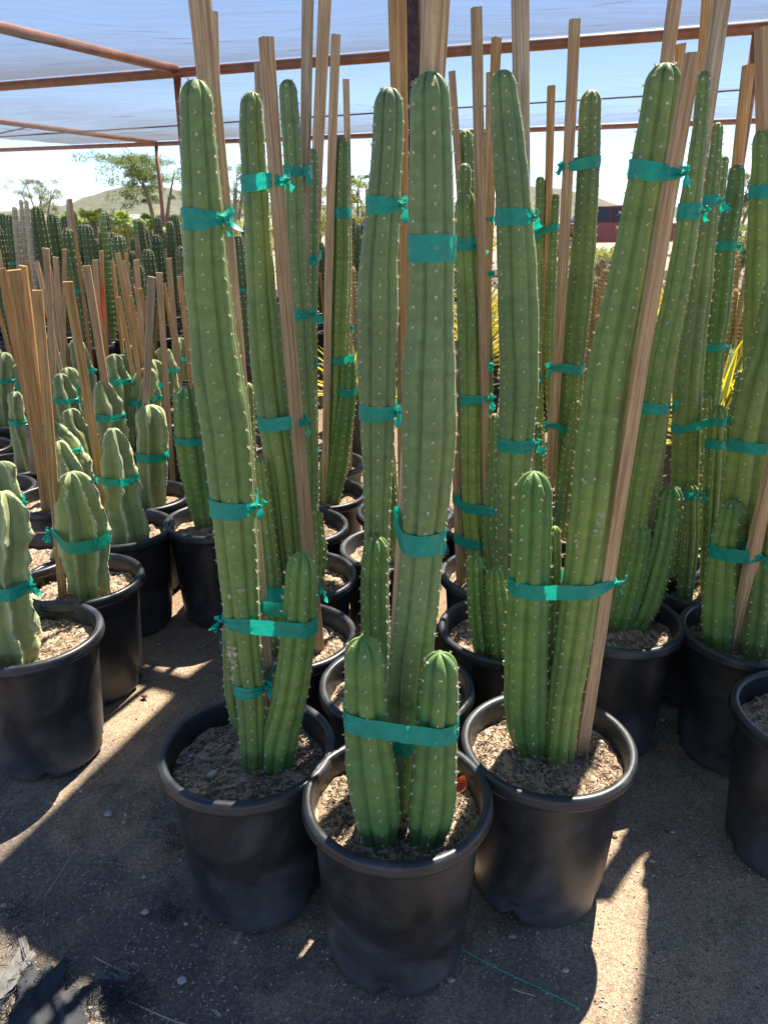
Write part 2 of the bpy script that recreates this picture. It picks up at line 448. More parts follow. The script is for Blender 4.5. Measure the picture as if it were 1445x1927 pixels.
def resample(ctrl, rad, ds, domef=1.15):
    """Catmull-Rom through the control points; returns points and radii every ds metres"""
    P = [2 * ctrl[0] - ctrl[1]] + list(ctrl) + [2 * ctrl[-1] - ctrl[-2]]
    Rr = [rad[0]] + list(rad) + [rad[-1]]
    D = []; DR = []
    for i in range(1, len(P) - 2):
        n = max(4, int((P[i + 1] - P[i]).length / (ds * 0.5)))
        for k in range(n):
            t = k / n; t2 = t * t; t3 = t2 * t
            D.append(0.5 * ((2 * P[i]) + (P[i + 1] - P[i - 1]) * t + (2 * P[i - 1] - 5 * P[i] + 4 * P[i + 1] - P[i + 2]) * t2 + (3 * P[i] - P[i - 1] - 3 * P[i + 1] + P[i + 2]) * t3))
            s = t * t * (3 - 2 * t); DR.append(Rr[i] * (1 - s) + Rr[i + 1] * s)
    D.append(P[-2]); DR.append(Rr[-2])
    S = [0.0]
    for i in range(1, len(D)): S.append(S[-1] + (D[i] - D[i - 1]).length)
    L = S[-1]
    c = max(DR[-1], 0.004) * domef
    ss = []; x = 0.0
    while x < L - c: ss.append(x); x += ds
    nd = 9
    for k in range(nd + 1): ss.append(L - c * (1 - math.sin(math.pi / 2 * k / nd)) if k < nd else L)
    out = []; rr = []; j = 0
    for s in ss:
        while j < len(S) - 2 and S[j + 1] < s: j += 1
        u = 0 if S[j + 1] == S[j] else (s - S[j]) / (S[j + 1] - S[j]); u = min(max(u, 0), 1)
        out.append(D[j].lerp(D[j + 1], u)); r = DR[j] * (1 - u) + DR[j + 1] * u
        q = (L - s) / c
        if q < 1: r *= max(0.03, math.sqrt(max(0, 1 - (1 - q) ** 2))) ** 0.92
        rr.append(r)
    return out, rr, ss, L, c

def ribbed_stem(name, parent, org, ctrl, rad, n, phase, mat, lod, seed, depth=0.22, power=2.7, sp=0.032, spine=True, spm='spine', name_sp='spines'):
    ds = (0.008, 0.014, 0.025, 0.05)[lod]; q = (14, 10, 6, 4)[lod]
    if n == 6 and power == 2.7: power, depth = 5.0, max(depth, 0.25)
    pts, rr, ss, L, cdome = resample(ctrl, rad, ds)
    fr = frame_path(pts); nseg = n * q * 1
    V = []; Fc = []
    prof = []
    for k in range(nseg):
        ph = (k / q) % 1.0; f = abs(ph - 0.5) * 2          # f=1 at the crest, 0 in the groove
        # ph=0 -> crest (f=1)
        prof.append(1 - f)                                  # 0 crest .. 1 groove
    for i, p in enumerate(pts):
        X, Y, T = fr[i]
        dq = (L - ss[i]) / cdome
        dd = depth * (1.0 if dq > 1 else 1 + 1.3 * (1 - dq))
        age = 1 + 0.022 * wob(ss[i] * 17, seed) + 0.012 * wob(ss[i] * 60, seed + 3)
        tw = phase + 0.12 * wob(ss[i] * 3, seed + 5)
        for k in range(nseg):
            a = tw + 2 * math.pi * k / nseg
            rib = k // q
            e = prof[k]
            r = rr[i] * age * (1 - dd * e ** power) * (1 + 0.012 * wob(ss[i] * 40 + rib * 2.2, seed + rib))
            V.append(p + (X * math.cos(a) + Y * math.sin(a)) * r - org)
    for i in range(len(pts) - 1):
        for k in range(nseg):
            Fc.append((i * nseg + k, i * nseg + (k + 1) % nseg, (i + 1) * nseg + (k + 1) % nseg, (i + 1) * nseg + k))
    Fc.append(tuple((len(pts) - 1) * nseg + k for k in range(nseg)))
    o = mesh_obj(name, V, Fc, mat, parent)
    info = dict(pts=pts, rad=rr, fr=fr, n=n, phase=phase, L=L, tw=[phase + 0.12 * wob(s * 3, seed + 5) for s in ss], dp=(depth, power))
    if spine:
        sm = MB(); r_ = random.Random(int(seed * 1000) + 5); mi = []
        for j in range(n):
            s = 0.03 + sp * ((j % 2) * 0.5 + 0.1 * r_.random())
            while s < L - cdome * 0.12:
                i = min(range(len(ss)), key=lambda t: abs(ss[t] - s)) if lod > 9 else int(np.searchsorted(ss, s)); i = min(i, len(ss) - 1)
                X, Y, T = fr[i]; tw = phase + 0.12 * wob(ss[i] * 3, seed + 5)
                a = tw + 2 * math.pi * j / n
                rad_ = X * math.cos(a) + Y * math.sin(a); tang = -X * math.sin(a) + Y * math.cos(a)
                dq = (L - ss[i]) / cdome
                out = rad_ if dq > 1 else (rad_ * (0.25 + 0.75 * max(dq, 0)) + T * (1 - dq)).normalized()
                c = pts[i] + rad_ * rr[i] * (1.0 + 0.022 * wob(ss[i] * 17, seed)) - org
                up = out.cross(tang).normalized()
                cs = (0.0026, 0.0027, 0.003, 0.0052)[lod] * r_.uniform(0.75, 1.2)
                P = [c + tang * cs, c + up * cs, c - tang * cs, c - up * cs, c + out * cs * 0.8, c - out * cs]
                sm.add(P, [(0, 1, 4), (1, 2, 4), (2, 3, 4), (3, 0, 4)])
                mi += [1] * 4
                ns = (7, 6, 4, 0)[lod]
                for q_ in range(ns):
                    an = r_.random() * 6.283; spread = r_.uniform(0.5, 1.5)
                    d = (out + (tang * math.cos(an) + up * math.sin(an)) * spread).normalized()
                    ln = r_.uniform(0.0035, 0.009); w = (0.00075, 0.0008, 0.001, 0)[lod]
                    e1 = d.cross(Vector((0.3, 0.5, 0.8))).normalized(); e2 = d.cross(e1)
                    b0 = c + out * cs * 0.3
                    sm.add([b0 + e1 * w, b0 - e1 * w * .5 + e2 * w * .87, b0 - e1 * w * .5 - e2 * w * .87, b0 + d * ln], [(0, 1, 3), (1, 2, 3), (2, 0, 3)]); mi += [0] * 3
                s += sp * r_.uniform(0.85, 1.15)
        so = mesh_obj(name_sp, sm.V, sm.F, None, o, False, mats=[M[spm], M['areole']], mi=mi)
    return o, info

def wavy_stem(name, parent, org, ctrl, rad, n, phase, lod, seed, rough=1.0):
    ds = (0.006, 0.009, 0.014, 0.025)[lod]; q = (20, 16, 12, 8)[lod]
    pts, rr, ss, L, cdome = resample(ctrl, rad, ds, 0.85)
    fr = frame_path(pts); nseg = n * q; V = []; Fc = []; C = []
    for i, p in enumerate(pts):
        X, Y, T = fr[i]; dq = (L - ss[i]) / cdome
        bul = 1 + 0.10 * rough * wob(ss[i] * 22, seed)
        tw = phase + 0.22 * wob(ss[i] * 9, seed + 5) * rough
        for k in range(nseg):
            rib = k // q; f = abs(((k / q) % 1.0) - 0.5) * 2     # 1 crest
            fin = 0.72 * max(0.0, f) ** 1.2 + 0.28 * max(0.0, f) ** 9
            und = 1 + rough * (0.10 * wob(ss[i] * 38 + rib * 1.7, seed + rib) + 0.05 * wob(ss[i] * 110 + rib, seed * 2 + rib)) * f
            core = 0.46 + 0.05 * wob(ss[i] * 30, seed + 9)
            r = rr[i] * bul * (core + (1 - core) * fin) * und
            side = 0.10 * rough * wob(ss[i] * 30 + rib * 2.9, seed + 11 + rib) * fin
            a = tw + 2 * math.pi * k / nseg + side
            V.append(p + (X * math.cos(a) + Y * math.sin(a)) * r - org); C.append(f)
    for i in range(len(pts) - 1):
        for k in range(nseg):
            Fc.append((i * nseg + k, i * nseg + (k + 1) % nseg, (i + 1) * nseg + (k + 1) % nseg, (i + 1) * nseg + k))
    Fc.append(tuple((len(pts) - 1) * nseg + k for k in range(nseg)))
    o = mesh_obj(name, V, Fc, M['wavy'], parent, crest=C)
    if lod < 3:
        sm = MB(); r_ = random.Random(int(seed * 100))
        for j in range(n):
            s = 0.03
            while s < L:
                i = min(int(np.searchsorted(ss, s)), len(ss) - 1)
                v = V[i * nseg + j * q]
                X, Y, T = fr[i]; c = Vector(v); cs = 0.0016
                sm.add([c + X * cs, c + T * cs, c - X * cs, c - T * cs, c + Y * cs, c - Y * cs], [(0, 1, 4), (1, 2, 4), (2, 3, 4), (3, 0, 4), (1, 0, 5), (2, 1, 5), (3, 2, 5), (0, 3, 5)])
                s += r_.uniform(0.014, 0.026)
        sm.build('spines', M['areole'], o, False)
    return o, dict(pts=pts, rad=rr, fr=fr, n=n, phase=phase, L=L)

def stake_obj(parent, org, b, t, wb, wt, mat, seed, roll=None):
    r = random.Random(int(seed * 997) + 3)
    d = (t - b); L = d.length; d.normalize()
    if roll is None: roll = r.uniform(-0.5, 0.5)
    asp = r.uniform(0.7, 0.9)
    kf = 1 / (abs(math.cos(roll)) + asp * abs(math.sin(roll)))
    V = []; Fc = []; n = 22
    bow = r.uniform(-1, 1) * 0.005 * L
    ch = 0.12
    for i in range(n + 1):
        u = i / n; w = (wb * (1 - u) + wt * u) * kf * 0.5; h = w * asp
        ox = bow * math.sin(math.pi * u); oy = 0.4 * bow * math.sin(math.pi * u * 2)
        cut = 0
        for x, y in ((-1, -1 + ch), (-1 + ch, -1), (1 - ch, -1), (1, -1 + ch), (1, 1 - ch), (1 - ch, 1), (-1 + ch, 1), (-1, 1 - ch)):
            jx = 0.035 * (hsh(i, x, seed) - 0.5); jy = 0.035 * (hsh(i, y, seed, 2) - 0.5)
            zz = u * L
            if i == n: zz += 0.12 * w * x * r.choice((1, 1)) * (hsh(seed, 3) - .5) * 3
            V.append((ox + w * (x + jx), oy + h * (y + jy), zz))
    for i in range(n):
        for k in range(8): Fc.append((i * 8 + k, i * 8 + (k + 1) % 8, (i + 1) * 8 + (k + 1) % 8, (i + 1) * 8 + k))
    Fc.append(tuple(range(7, -1, -1))); Fc.append(tuple(n * 8 + k for k in range(8)))
    o = mesh_obj('stake', V, Fc, M[mat], parent, smooth=False)
    ax = Vector((1, 0, 0)); ax = (ax - d * ax.dot(d)).normalized(); ay = d.cross(ax)
    q = Matrix((ax, ay, d)).transposed().to_quaternion()
    o.rotation_mode = 'QUATERNION'
    from mathutils import Quaternion
    o.rotation_quaternion = q @ Quaternion((0, 0, 1), roll)
    o.location = b - org
    # corner outline in world for the ties
    return o, dict(b=b, t=t, wb=wb * 0.5, wt=wt * 0.5)

def hull2(P):
    P = sorted(set((round(x, 5), round(y, 5)) for x, y in P))
    def half(Q):
        h = []
        for p in Q:
            while len(h) > 1 and (h[-1][0] - h[-2][0]) * (p[1] - h[-2][1]) - (h[-1][1] - h[-2][1]) * (p[0] - h[-2][0]) <= 0: h.pop()
            h.append(p)
        return h
    a = half(P); b = half(P[::-1]); return a[:-1] + b[:-1]

def section(el, kind, py):
    """centre height and outline points where this stem or stake crosses photograph row py"""
    if kind == 's':
        best = min(range(len(el['pts'])), key=lambda i: abs(proj(el['pts'][i])[1] - py))
        c = el['pts'][best]; r = el['rad'][best] * 1.02; n = el['n']
        X, Y, T = el['fr'][best]
        pts = []
        tw = el['tw'][best] if 'tw' in el else el['phase']
        dp, pw = el.get('dp', (0.12, 1.0))
        for k in range(n * 10):
            f = abs((k / 10) % 1 - 0.5) * 2
            a = tw + 2 * math.pi * k / (n * 10); rr = r * 1.005 * (1 - dp * (1 - f) ** pw)
            v = c + (X * math.cos(a) + Y * math.sin(a)) * rr; pts.append((v.x, v.y))
        return c, pts
    b, t = el['b'], el['t']; lo, hi = 0.0, 1.0
    for _ in range(30):
        m = (lo + hi) / 2
        if proj(b.lerp(t, m))[1] > py: lo = m
        else: hi = m
    c = b.lerp(t, lo); w = el['wb'] * (1 - lo) + el['wt'] * lo; w *= 0.95
    return c, [(c.x + w, c.y + w * .7), (c.x - w, c.y + w * .7), (c.x + w, c.y - w * .7), (c.x - w, c.y - w * .7)]

def tape(parent, org, items, hpx, seed, knot='R', pinch=0.6):
    """items: list of (element, kind, py)"""
    allp = []; cz = []
    for el, kind, py in items:
        c, pts = section(el, kind, py)
        cz.append(c)
        for p in pts: allp.append((p, c.z))
    H = hull2([p for p, z in allp])
    zmap = {}
    for p, z in allp: zmap[(round(p[0], 5), round(p[1], 5))] = z
    # knot position
    kd = {'R': (1, -0.35), 'L': (-1, -0.35), 'B': (0.3, 1), 'F': (0, -1)}[knot]
    ki = max(range(len(H)), key=lambda i: H[i][0] * kd[0] + H[i][1] * kd[1])
    H = H[ki:] + H[:ki]
    P = [Vector((h[0], h[1], zmap.get((round(h[0], 5), round(h[1], 5)), cz[0].z))) for h in H]
    cen = sum(P, Vector()) / len(P)
    # resample
    segs = []; tot = 0
    for i in range(len(P)):
        l = (P[(i + 1) % len(P)] - P[i]).length; segs.append(l); tot += l
    n = 72; out = []; i = 0; acc = 0
    for k in range(n):
        s = tot * k / n
        while acc + segs[i] < s - 1e-9: acc += segs[i]; i += 1
        u = (s - acc) / max(segs[i], 1e-6); out.append((P[i].lerp(P[(i + 1) % len(P)], u), s))
    zc = proj(cen)[2]; hh = hpx * zc / F * 0.5
    V = []; Fc = []; rows = 5; r = random.Random(seed)
    for k, (p, s) in enumerate(out):
        a, b = out[(k - 1) % n][0], out[(k + 1) % n][0]
        tg = (b - a); nr = Vector((tg.y, -tg.x, 0)).normalized()
        if nr.dot(p - cen) < 0: nr = -nr
        dk = min(s, tot - s)
        pin = 1 - pinch * math.exp(-(dk / 0.026) ** 1.3)
        for j in range(rows):
            v = j / (rows - 1) * 2 - 1
            pleat = 0.0022 * math.exp(-dk / 0.03) * (1 if j % 2 else -1)
            V.append(p + nr * (0.0022 + 0.0007 * wob(s * 160 + j * 1.7, seed) + pleat) + Vector((0, 0, v * hh * pin * (1 + 0.05 * wob(s * 40 + j, seed + 1)) + 0.0008 * wob(s * 90, seed + 4))) - org)
    for k in range(n):
        for j in range(rows - 1): Fc.append((k * rows + j, ((k + 1) % n) * rows + j, ((k + 1) % n) * rows + j + 1, k * rows + j + 1))
    o = mesh_obj('tape', V, Fc, M['tape'], parent, False)
    # knot: a pinched lump with two short tails
    kp = P[0]; nr = (kp - cen); nr.z = 0; nr.normalize(); kb = MB(); side = Vector((-nr.y, nr.x, 0))
    sc = min(max(hh / 0.018, 0.5), 0.95)
    kb.lump(kp + nr * 0.006 - org, 0.0062 * sc, seed, 0.9)
    kb.lump(kp + nr * 0.009 + Vector((0, 0, 0.003)) - org, 0.0045 * sc, seed + 4, 0.8)
    for t in range(2 + (seed % 2)):
        up = (1, -1, -0.4)[t]; Ln = r.uniform(0.018, 0.034) * sc; w1 = r.uniform(0.007, 0.011) * sc
        dirv = (nr * r.uniform(0.25, 0.8) + Vector((0, 0, up * r.uniform(0.6, 1.1))) + side * r.uniform(-0.5, 0.5)).normalized()
        wv = (nr * r.uniform(0.2, 0.8) + side * r.uniform(-1, 1)); wv = (wv - dirv * wv.dot(dirv)).normalized()
        m = 6; VV = []; FF = []
        for i in range(m + 1):
            u = i / m; c = kp + nr * 0.007 + dirv * Ln * u + nr * (0.004 * math.sin(u * 5 + t)) + Vector((0, 0, -0.006 * u * u)); w = w1 * (0.25 + 0.9 * u) * (1 + 0.15 * wob(u * 9, t)); tw = wv + dirv.cross(wv) * 0.7 * math.sin(u * 3)
            VV += [c - tw * w - org, c + dirv.cross(wv) * 0.002 * math.sin(u * 12) - org, c + tw * w - org]
        for i in range(m):
            a = i * 3; FF += [(a, a + 1, a + 4, a + 3), (a + 1, a + 2, a + 5, a + 4)]
        kb.add(VV, FF)
    kb.build('knot', M['tape'], o)
    return o

def S(path, n=6, mat='cactus', kind='rib', base='vis', off=(0, 0), lean=0.0, phase=None, **kw):
    return dict(path=path, n=n, mat=mat, kind=kind, base=base, off=off, lean=lean, phase=phase, kw=kw)
def K(b, t, mat='pine', base='pot', off=(0, 0), lean=0.0, roll=None):
    return dict(b=b, t=t, mat=mat, base=base, off=off, lean=lean, roll=roll)
_seed = [1.0]
def clampin(p, c, rmax):
    d = Vector((p.x - c.x, p.y - c.y, 0))
    if d.length > rmax: d = d.normalized() * rmax
    return Vector((c.x + d.x, c.y + d.y, p.z))
PLACED = []
def plant(label, pot, stems, stakes=(), ties=(), group=None, cat='potted cactus', chips=0, name='potted_cactus', soilz=SOILZ):
    _seed[0] += 1.37; sd = _seed[0]
    c = at_Z(pot[0], pot[1], RIM); c.z = 0
    PLACED.append((c.x, c.y))
    zc = proj((c.x, c.y, RIM))[2]
    e = empty(name, c, label, cat, group)
    po = bpy.data.objects.new('pot', POT_ME if zc < 2.7 else POT_FAR); link(po); po.parent = e; po.rotation_euler.z = sd * 2.1 if zc > 2 else {0: 0}.get(0, 0) + sd
    so = bpy.data.objects.new('soil', SOIL_ME[int(sd) % 3] if zc < 3.2 else SOIL_FAR); link(so); so.parent = e; so.rotation_euler.z = sd * 1.3
    if chips:
        a, d, st = flakes(chips, 0.158, int(sd * 10), SOILZ)
        for m_, nm, mt in ((a, 'wood_chips', 'chip'), (d, 'bark_chips', 'chip_dark'), (st, 'grit', 'stone')):
            o = m_.build(nm, M[mt], so, False); o['kind'] = 'stuff'; o.rotation_euler.z = -so.rotation_euler.z
    lod = 0 if zc < 1.95 else 1 if zc < 2.6 else 2 if zc < 4.2 else 3
    infos = []; kinf = []
    for si, s in enumerate(stems):
        P = s['path']; ctrl = []; rad = []
        if s['base'] == 'vis': b = clampin(at_Z(P[0][0], P[0][1], SOILZ), c, 0.135)
        else: b = Vector((c.x + s['off'][0], c.y + s['off'][1], SOILZ))
        b.z = SOILZ - 0.012
        ctrl.append(b); rad.append(P[0][2] * proj(b)[2] / F / 2)
        y0 = P[0][1]; y1 = P[-1][1]
        P = [tuple(q) for q in P]; P[-1] = (P[-1][0], P[-1][1], P[-2][2] * (0.93 if abs(P[-1][1] - P[-2][1]) < 60 * 1.6 else 0.85) if len(P) > 2 and not s['kw'].get('keep') else P[-1][2])
        tl = [1.0] * len(P)
        for q in range(len(P)):
            a_, b_ = P[max(q - 1, 0)], P[min(q + 1, len(P) - 1)]; tl[q] = abs(a_[1] - b_[1]) / max(1.0, math.hypot(a_[0] - b_[0] - (a_[1] - b_[1]) * 0, a_[1] - b_[1]))
        P = [(q[0], q[1], q[2] * t_) for q, t_ in zip(P, tl)]
        for (px, py, w) in P[1:]:
            u = (y0 - py) / max(1e-6, y0 - y1)
            q = at_Y(px, py, b.y + s['lean'] * u); ctrl.append(q); rad.append(w * proj(q)[2] / F / 2)
        ph = s['phase']
        if ph is None: ph = -math.pi / 2 + rng.uniform(-0.2, 0.2)
        if s['kind'] == 'rib': o, inf = ribbed_stem('stem', e, c, ctrl, rad, s['n'], ph, M[s['mat']], lod, sd + si * 3.3, **s['kw'])
        else: o, inf = wavy_stem('stem', e, c, ctrl, rad, s['n'], ph, lod, sd + si * 3.3, **s['kw'])
        infos.append(inf)
    for ki, k in enumerate(stakes):
        bx, by, bw = k['b']; tx, ty, tw = k['t']
        if k['base'] == 'vis': b = clampin(at_Z(bx, by, SOILZ), c, 0.15)
        else:
            b = at_Y(bx, by, c.y + k['off'][1])      # the visible lower end at the pot's depth
        t = at_Y(tx, ty, b.y + k['lean'])
        wb = bw * proj(b)[2] / F; wt = tw * proj(t)[2] / F
        d = (t - b)
        zb = SOILZ - 0.06
        if abs(d.z) > 1e-3 and b.z > zb:
            b2 = b + d * ((zb - b.z) / d.z); b2 = clampin(b2, c, 0.15); b2.z = zb
            b = b2
        else: b = b - d.normalized() * 0.05
        o, inf = stake_obj(e, c, b, t, wb, wt, k['mat'], sd + ki * 7.1, k['roll']); kinf.append(inf)
    for ti, t in enumerate(ties):
        items = [((infos if it[0] == 's' else kinf)[it[1]], it[0], it[2]) for it in t['items']]
        tape(e, c, items, t['h'], int(sd * 10) + ti, t.get('knot', 'R'), t.get('pinch', 0.6))
    return e
def T(items, h, knot='R', pinch=0.6): return dict(items=items, h=h, knot=knot, pinch=pinch)
# ------------------------------------------------------------------ ground
def gh(x, y):
    if not (abs(x) < 3.01 and 0.3 < y < 4.5): return 0.0
    h = -0.010 + 0.009 * wob(x * 7 + y * 2, 1.0) * wob(y * 8 - x, 2.0) + 0.003 * wob(x * 26 - y * 5, 7) * wob(y * 23 + x * 4, 8) - 0.004 * abs(wob(x * 21 + 3 * y, 3.0) * wob(y * 19, 5.0))
    return min(h, 0)
def ground():
    m, nt, b = newmat('dusty nursery ground')
    co = coords(nt, (1, 1, 1))
    big = noise(nt, co, 1.6, 5, 0.6, 0.6)
    sx = N(nt, 'ShaderNodeSeparateXYZ'); nt.links.new(co, sx.inputs[0])
    grit = N(nt, 'ShaderNodeTexVoronoi'); grit.inputs['Scale'].default_value = 420; nt.links.new(co, grit.inputs['Vector'])
    gc = N(nt, 'ShaderNodeSeparateColor'); nt.links.new(grit.outputs['Color'], gc.inputs[0])
    fine = noise(nt, co, 90, 6, 0.75)
    soil = ramp(nt, math_(nt, 'ADD', math_(nt, 'MULTIPLY', gc.outputs[0], 0.4), math_(nt, 'MULTIPLY', fine, 0.6)), [(0.25, (0.17, 0.115, 0.078)), (0.5, (0.38, 0.275, 0.185)), (0.8, (0.6, 0.48, 0.34))])
    weave = noise(nt, coords(nt, (1, 6, 1)), 220, 2)
    cloth = ramp(nt, math_(nt, 'ADD', math_(nt, 'MULTIPLY', weave, 0.3), math_(nt, 'MULTIPLY', fine, 0.7)), [(0.3, (0.07, 0.062, 0.06)), (0.5, (0.135, 0.115, 0.1)), (0.68, (0.38, 0.3, 0.21))])
    # weed cloth shows through the dust in patches
    n2 = noise(nt, co, 5.5, 6, 0.7, 0.8)
    f = math_(nt, 'ADD', math_(nt, 'MULTIPLY', big, 0.6), math_(nt, 'MULTIPLY', n2, 0.4))
    # a strip of cloth runs under the nearest pots; the soil is barer farther back
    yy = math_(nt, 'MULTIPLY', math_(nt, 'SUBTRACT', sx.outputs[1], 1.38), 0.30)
    xx = math_(nt, 'MULTIPLY', math_(nt, 'SUBTRACT', sx.outputs[0], 0.0), 0.2)  # sandier to the right: part of the sun strip's brightness put into colour
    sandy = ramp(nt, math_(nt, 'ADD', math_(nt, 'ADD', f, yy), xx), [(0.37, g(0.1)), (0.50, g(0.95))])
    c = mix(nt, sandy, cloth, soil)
    n5 = noise(nt, co, 13, 5, 0.7)
    c = mix(nt, ramp(nt, n5, [(0.5, g(0)), (0.8, g(0.65))]), c, (0.085, 0.06, 0.047))
    sp = ramp(nt, gc.outputs[1], [(0.962, g(0)), (0.972, g(0.55))])
    c = mix(nt, sp, c, (0.5, 0.42, 0.31))
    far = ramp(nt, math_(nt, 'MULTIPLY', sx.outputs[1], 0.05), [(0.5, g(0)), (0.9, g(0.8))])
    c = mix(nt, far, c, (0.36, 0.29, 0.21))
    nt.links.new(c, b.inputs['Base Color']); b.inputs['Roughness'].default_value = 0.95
    b.inputs['Specular IOR Level'].default_value = 0.2
    h = math_(nt, 'ADD', math_(nt, 'MULTIPLY', n2, 1.2), math_(nt, 'ADD', math_(nt, 'MULTIPLY', fine, 0.5), math_(nt, 'MULTIPLY', gc.outputs[2], 0.22)))
    bump(nt, b, h, 0.85, 0.008)
    V = []; Fc = []
    xs = [-600, -200, -60, -20, -8] + [-3 + 0.03 * i for i in range(201)] + [8, 20, 60, 200, 600]
    ys = [-20, -4, 0] + [0.4 + 0.03 * i for i in range(137)] + [5, 6, 8, 12, 20, 40, 90, 200, 500, 900]
    for y in ys:
        for x in xs:
            V.append((x, y, gh(x, y)))
    nx = len(xs)
    for j in range(len(ys) - 1):
        for i in range(nx - 1): Fc.append((j * nx + i, j * nx + i + 1, (j + 1) * nx + i + 1, (j + 1) * nx + i))
    o = mesh_obj('ground', V, Fc, m); o['kind'] = 'structure'
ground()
def grit():
    r = random.Random(5)
    st = MB(); ch = MB(); dk = MB()
    for i in range(16000):
        y = 0.85 + 2.6 * r.random() ** 1.4; x = r.uniform(-0.62, 0.62) * (y + 0.4)
        # stones and crumbs gather in drifts
        if hsh(int(x * 7), int(y * 7), 3) < 0.25 and r.random() < 0.6: continue
        rr = r.uniform(0.0008, 0.0028)
        if r.random() < 0.02: rr *= r.uniform(1.8, 4)
        k = r.random()
        if k < 0.78: (st if k < 0.62 else dk).lump((x, y, gh(x, y) + rr * 0.35), rr, i, 0.7, r.random() * 6)
        else:
            L = r.uniform(0.0015, 0.0045) * (2.6 if r.random() < 0.03 else 1); a = r.random() * 3.14; w = L * r.uniform(0.15, 0.4)
            Mx = Matrix.Rotation(a, 3, 'Z') @ Matrix.Rotation(r.uniform(-.2, .2), 3, 'Y')
            ch.box((x, y, gh(x, y) + .0008), (L, w, 0.0009), Mx)
    for mb, nm, mt in ((st, 'gravel', 'stone'), (dk, 'soil_crumbs', 'chip_dark'), (ch, 'bark_litter', 'chip')):
        o = mb.build(nm, M[mt], None, False)
        tag(o, {'gravel': 'pale grit and small pebbles strewn over the dusty ground', 'soil_crumbs': 'dark soil crumbs strewn over the dusty ground', 'bark_litter': 'flat bark chips strewn over the dusty ground'}[nm], 'ground litter', None, 'stuff')
grit()

# ------------------------------------------------------------------ shade structure
H3 = 3.0
U = Vector((math.sin(R(20.0)), math.cos(R(20.0)), 0)); W = Vector((U.y, -U.x, 0))
A1 = at_Z(333, 137, H3); A2 = at_Z(1428, 52, H3); B1 = at_Z(294, 271, H3)
L1 = at_Z(0, 58, H3); L2 = at_Z(0, 232, H3)
Wd = (A2 - A1).normalized(); Ud = Vector((-Wd.y, Wd.x, 0))
st = empty('shade_structure', (A1.x, A1.y, 0), 'rust red pipe frame carrying dark shade cloth over the plants', 'shade structure')
O = Vector((A1.x, A1.y, 0))
def pipe(name, p, q, r, mat='steel', n=14):
    m = MB(); m.tube([Vector(p) - O, (Vector(p) + Vector(q)) / 2 - O, Vector(q) - O], r, n); return m.build(name, M[mat], st)
for p, r in ((A1, 0.045), (A2, 0.052), (B1, 0.045), (B1 + Wd * 6.3 * 3.2, .045), (B1 - Wd * 6.0, .045), (A1 - Wd * 6.0, .045)):
    pipe('post', (p.x, p.y, -0.02), (p.x, p.y, H3 - 0.04), r)
pc = at_Y(780, 60, 3.85)
m = MB(); m.tube([(pc.x - O.x, pc.y - O.y, -0.02), (pc.x - O.x, pc.y - O.y, 1.5), (pc.x - O.x, pc.y - O.y, H3)], 0.042, 16); m.build('post', M['old_steel'], st)
pipe('brace', (A2.x - .0, A2.y, H3 - 0.1), A2 + Wd * 0.62 + Vector((0, 0, -0.95)), 0.03)
pipe('brace', (A1.x, A1.y, H3 - 0.1), A1 - Wd * 0.0 + Ud * 0.4 + Vector((0, 0, -0.5)), 0.001)
bpy.data.objects.remove(bpy.data.objects['brace.001'])
pipe('beam', A1 - Wd * 9, A1 + Wd * 13, 0.052)
pipe('beam', B1 - Wd * 9, B1 + Wd * 20, 0.05)
Cc = Vector((pc.x, pc.y, H3))
pipe('beam', Cc - Wd * 5, Cc + Wd * 7, 0.05)
d1 = (A1 - L1).normalized(); d2 = (B1 - L2).normalized()
pipe('beam', A1 + Vector((0, 0, 0.03)), A1 - d1 * 8.5 + Vector((0, 0, 0.03)), 0.05)
pipe('beam', B1 + Vector((0, 0, 0.03)), B1 - d2 * 9.5 + Vector((0, 0, 0.03)), 0.05)
# cable halfway between the two cross beams
cz = H3 - 0.02
ca = at_Z(340, 236, cz); cb = at_Z(1445, 166, cz); dc = (cb - ca)
m = MB(); m.tube([ca - dc * 0.6 + Vector((0, 0, .0)) - O] + [ca + dc * t - O + Vector((0, 0, -0.0)) for t in (0, .25, .5, .75, 1)] + [ca + dc * 1.3 - O], 0.012, 8); m.build('cable', M['cable'], st)
ca = at_Z(0, 251, cz); cb = at_Z(60, 238, cz); dc = cb - ca
m = MB(); m.tube([ca - dc * 2 - O, ca - O, cb - O], 0.012, 8); m.build('cable', M['cable'], st)

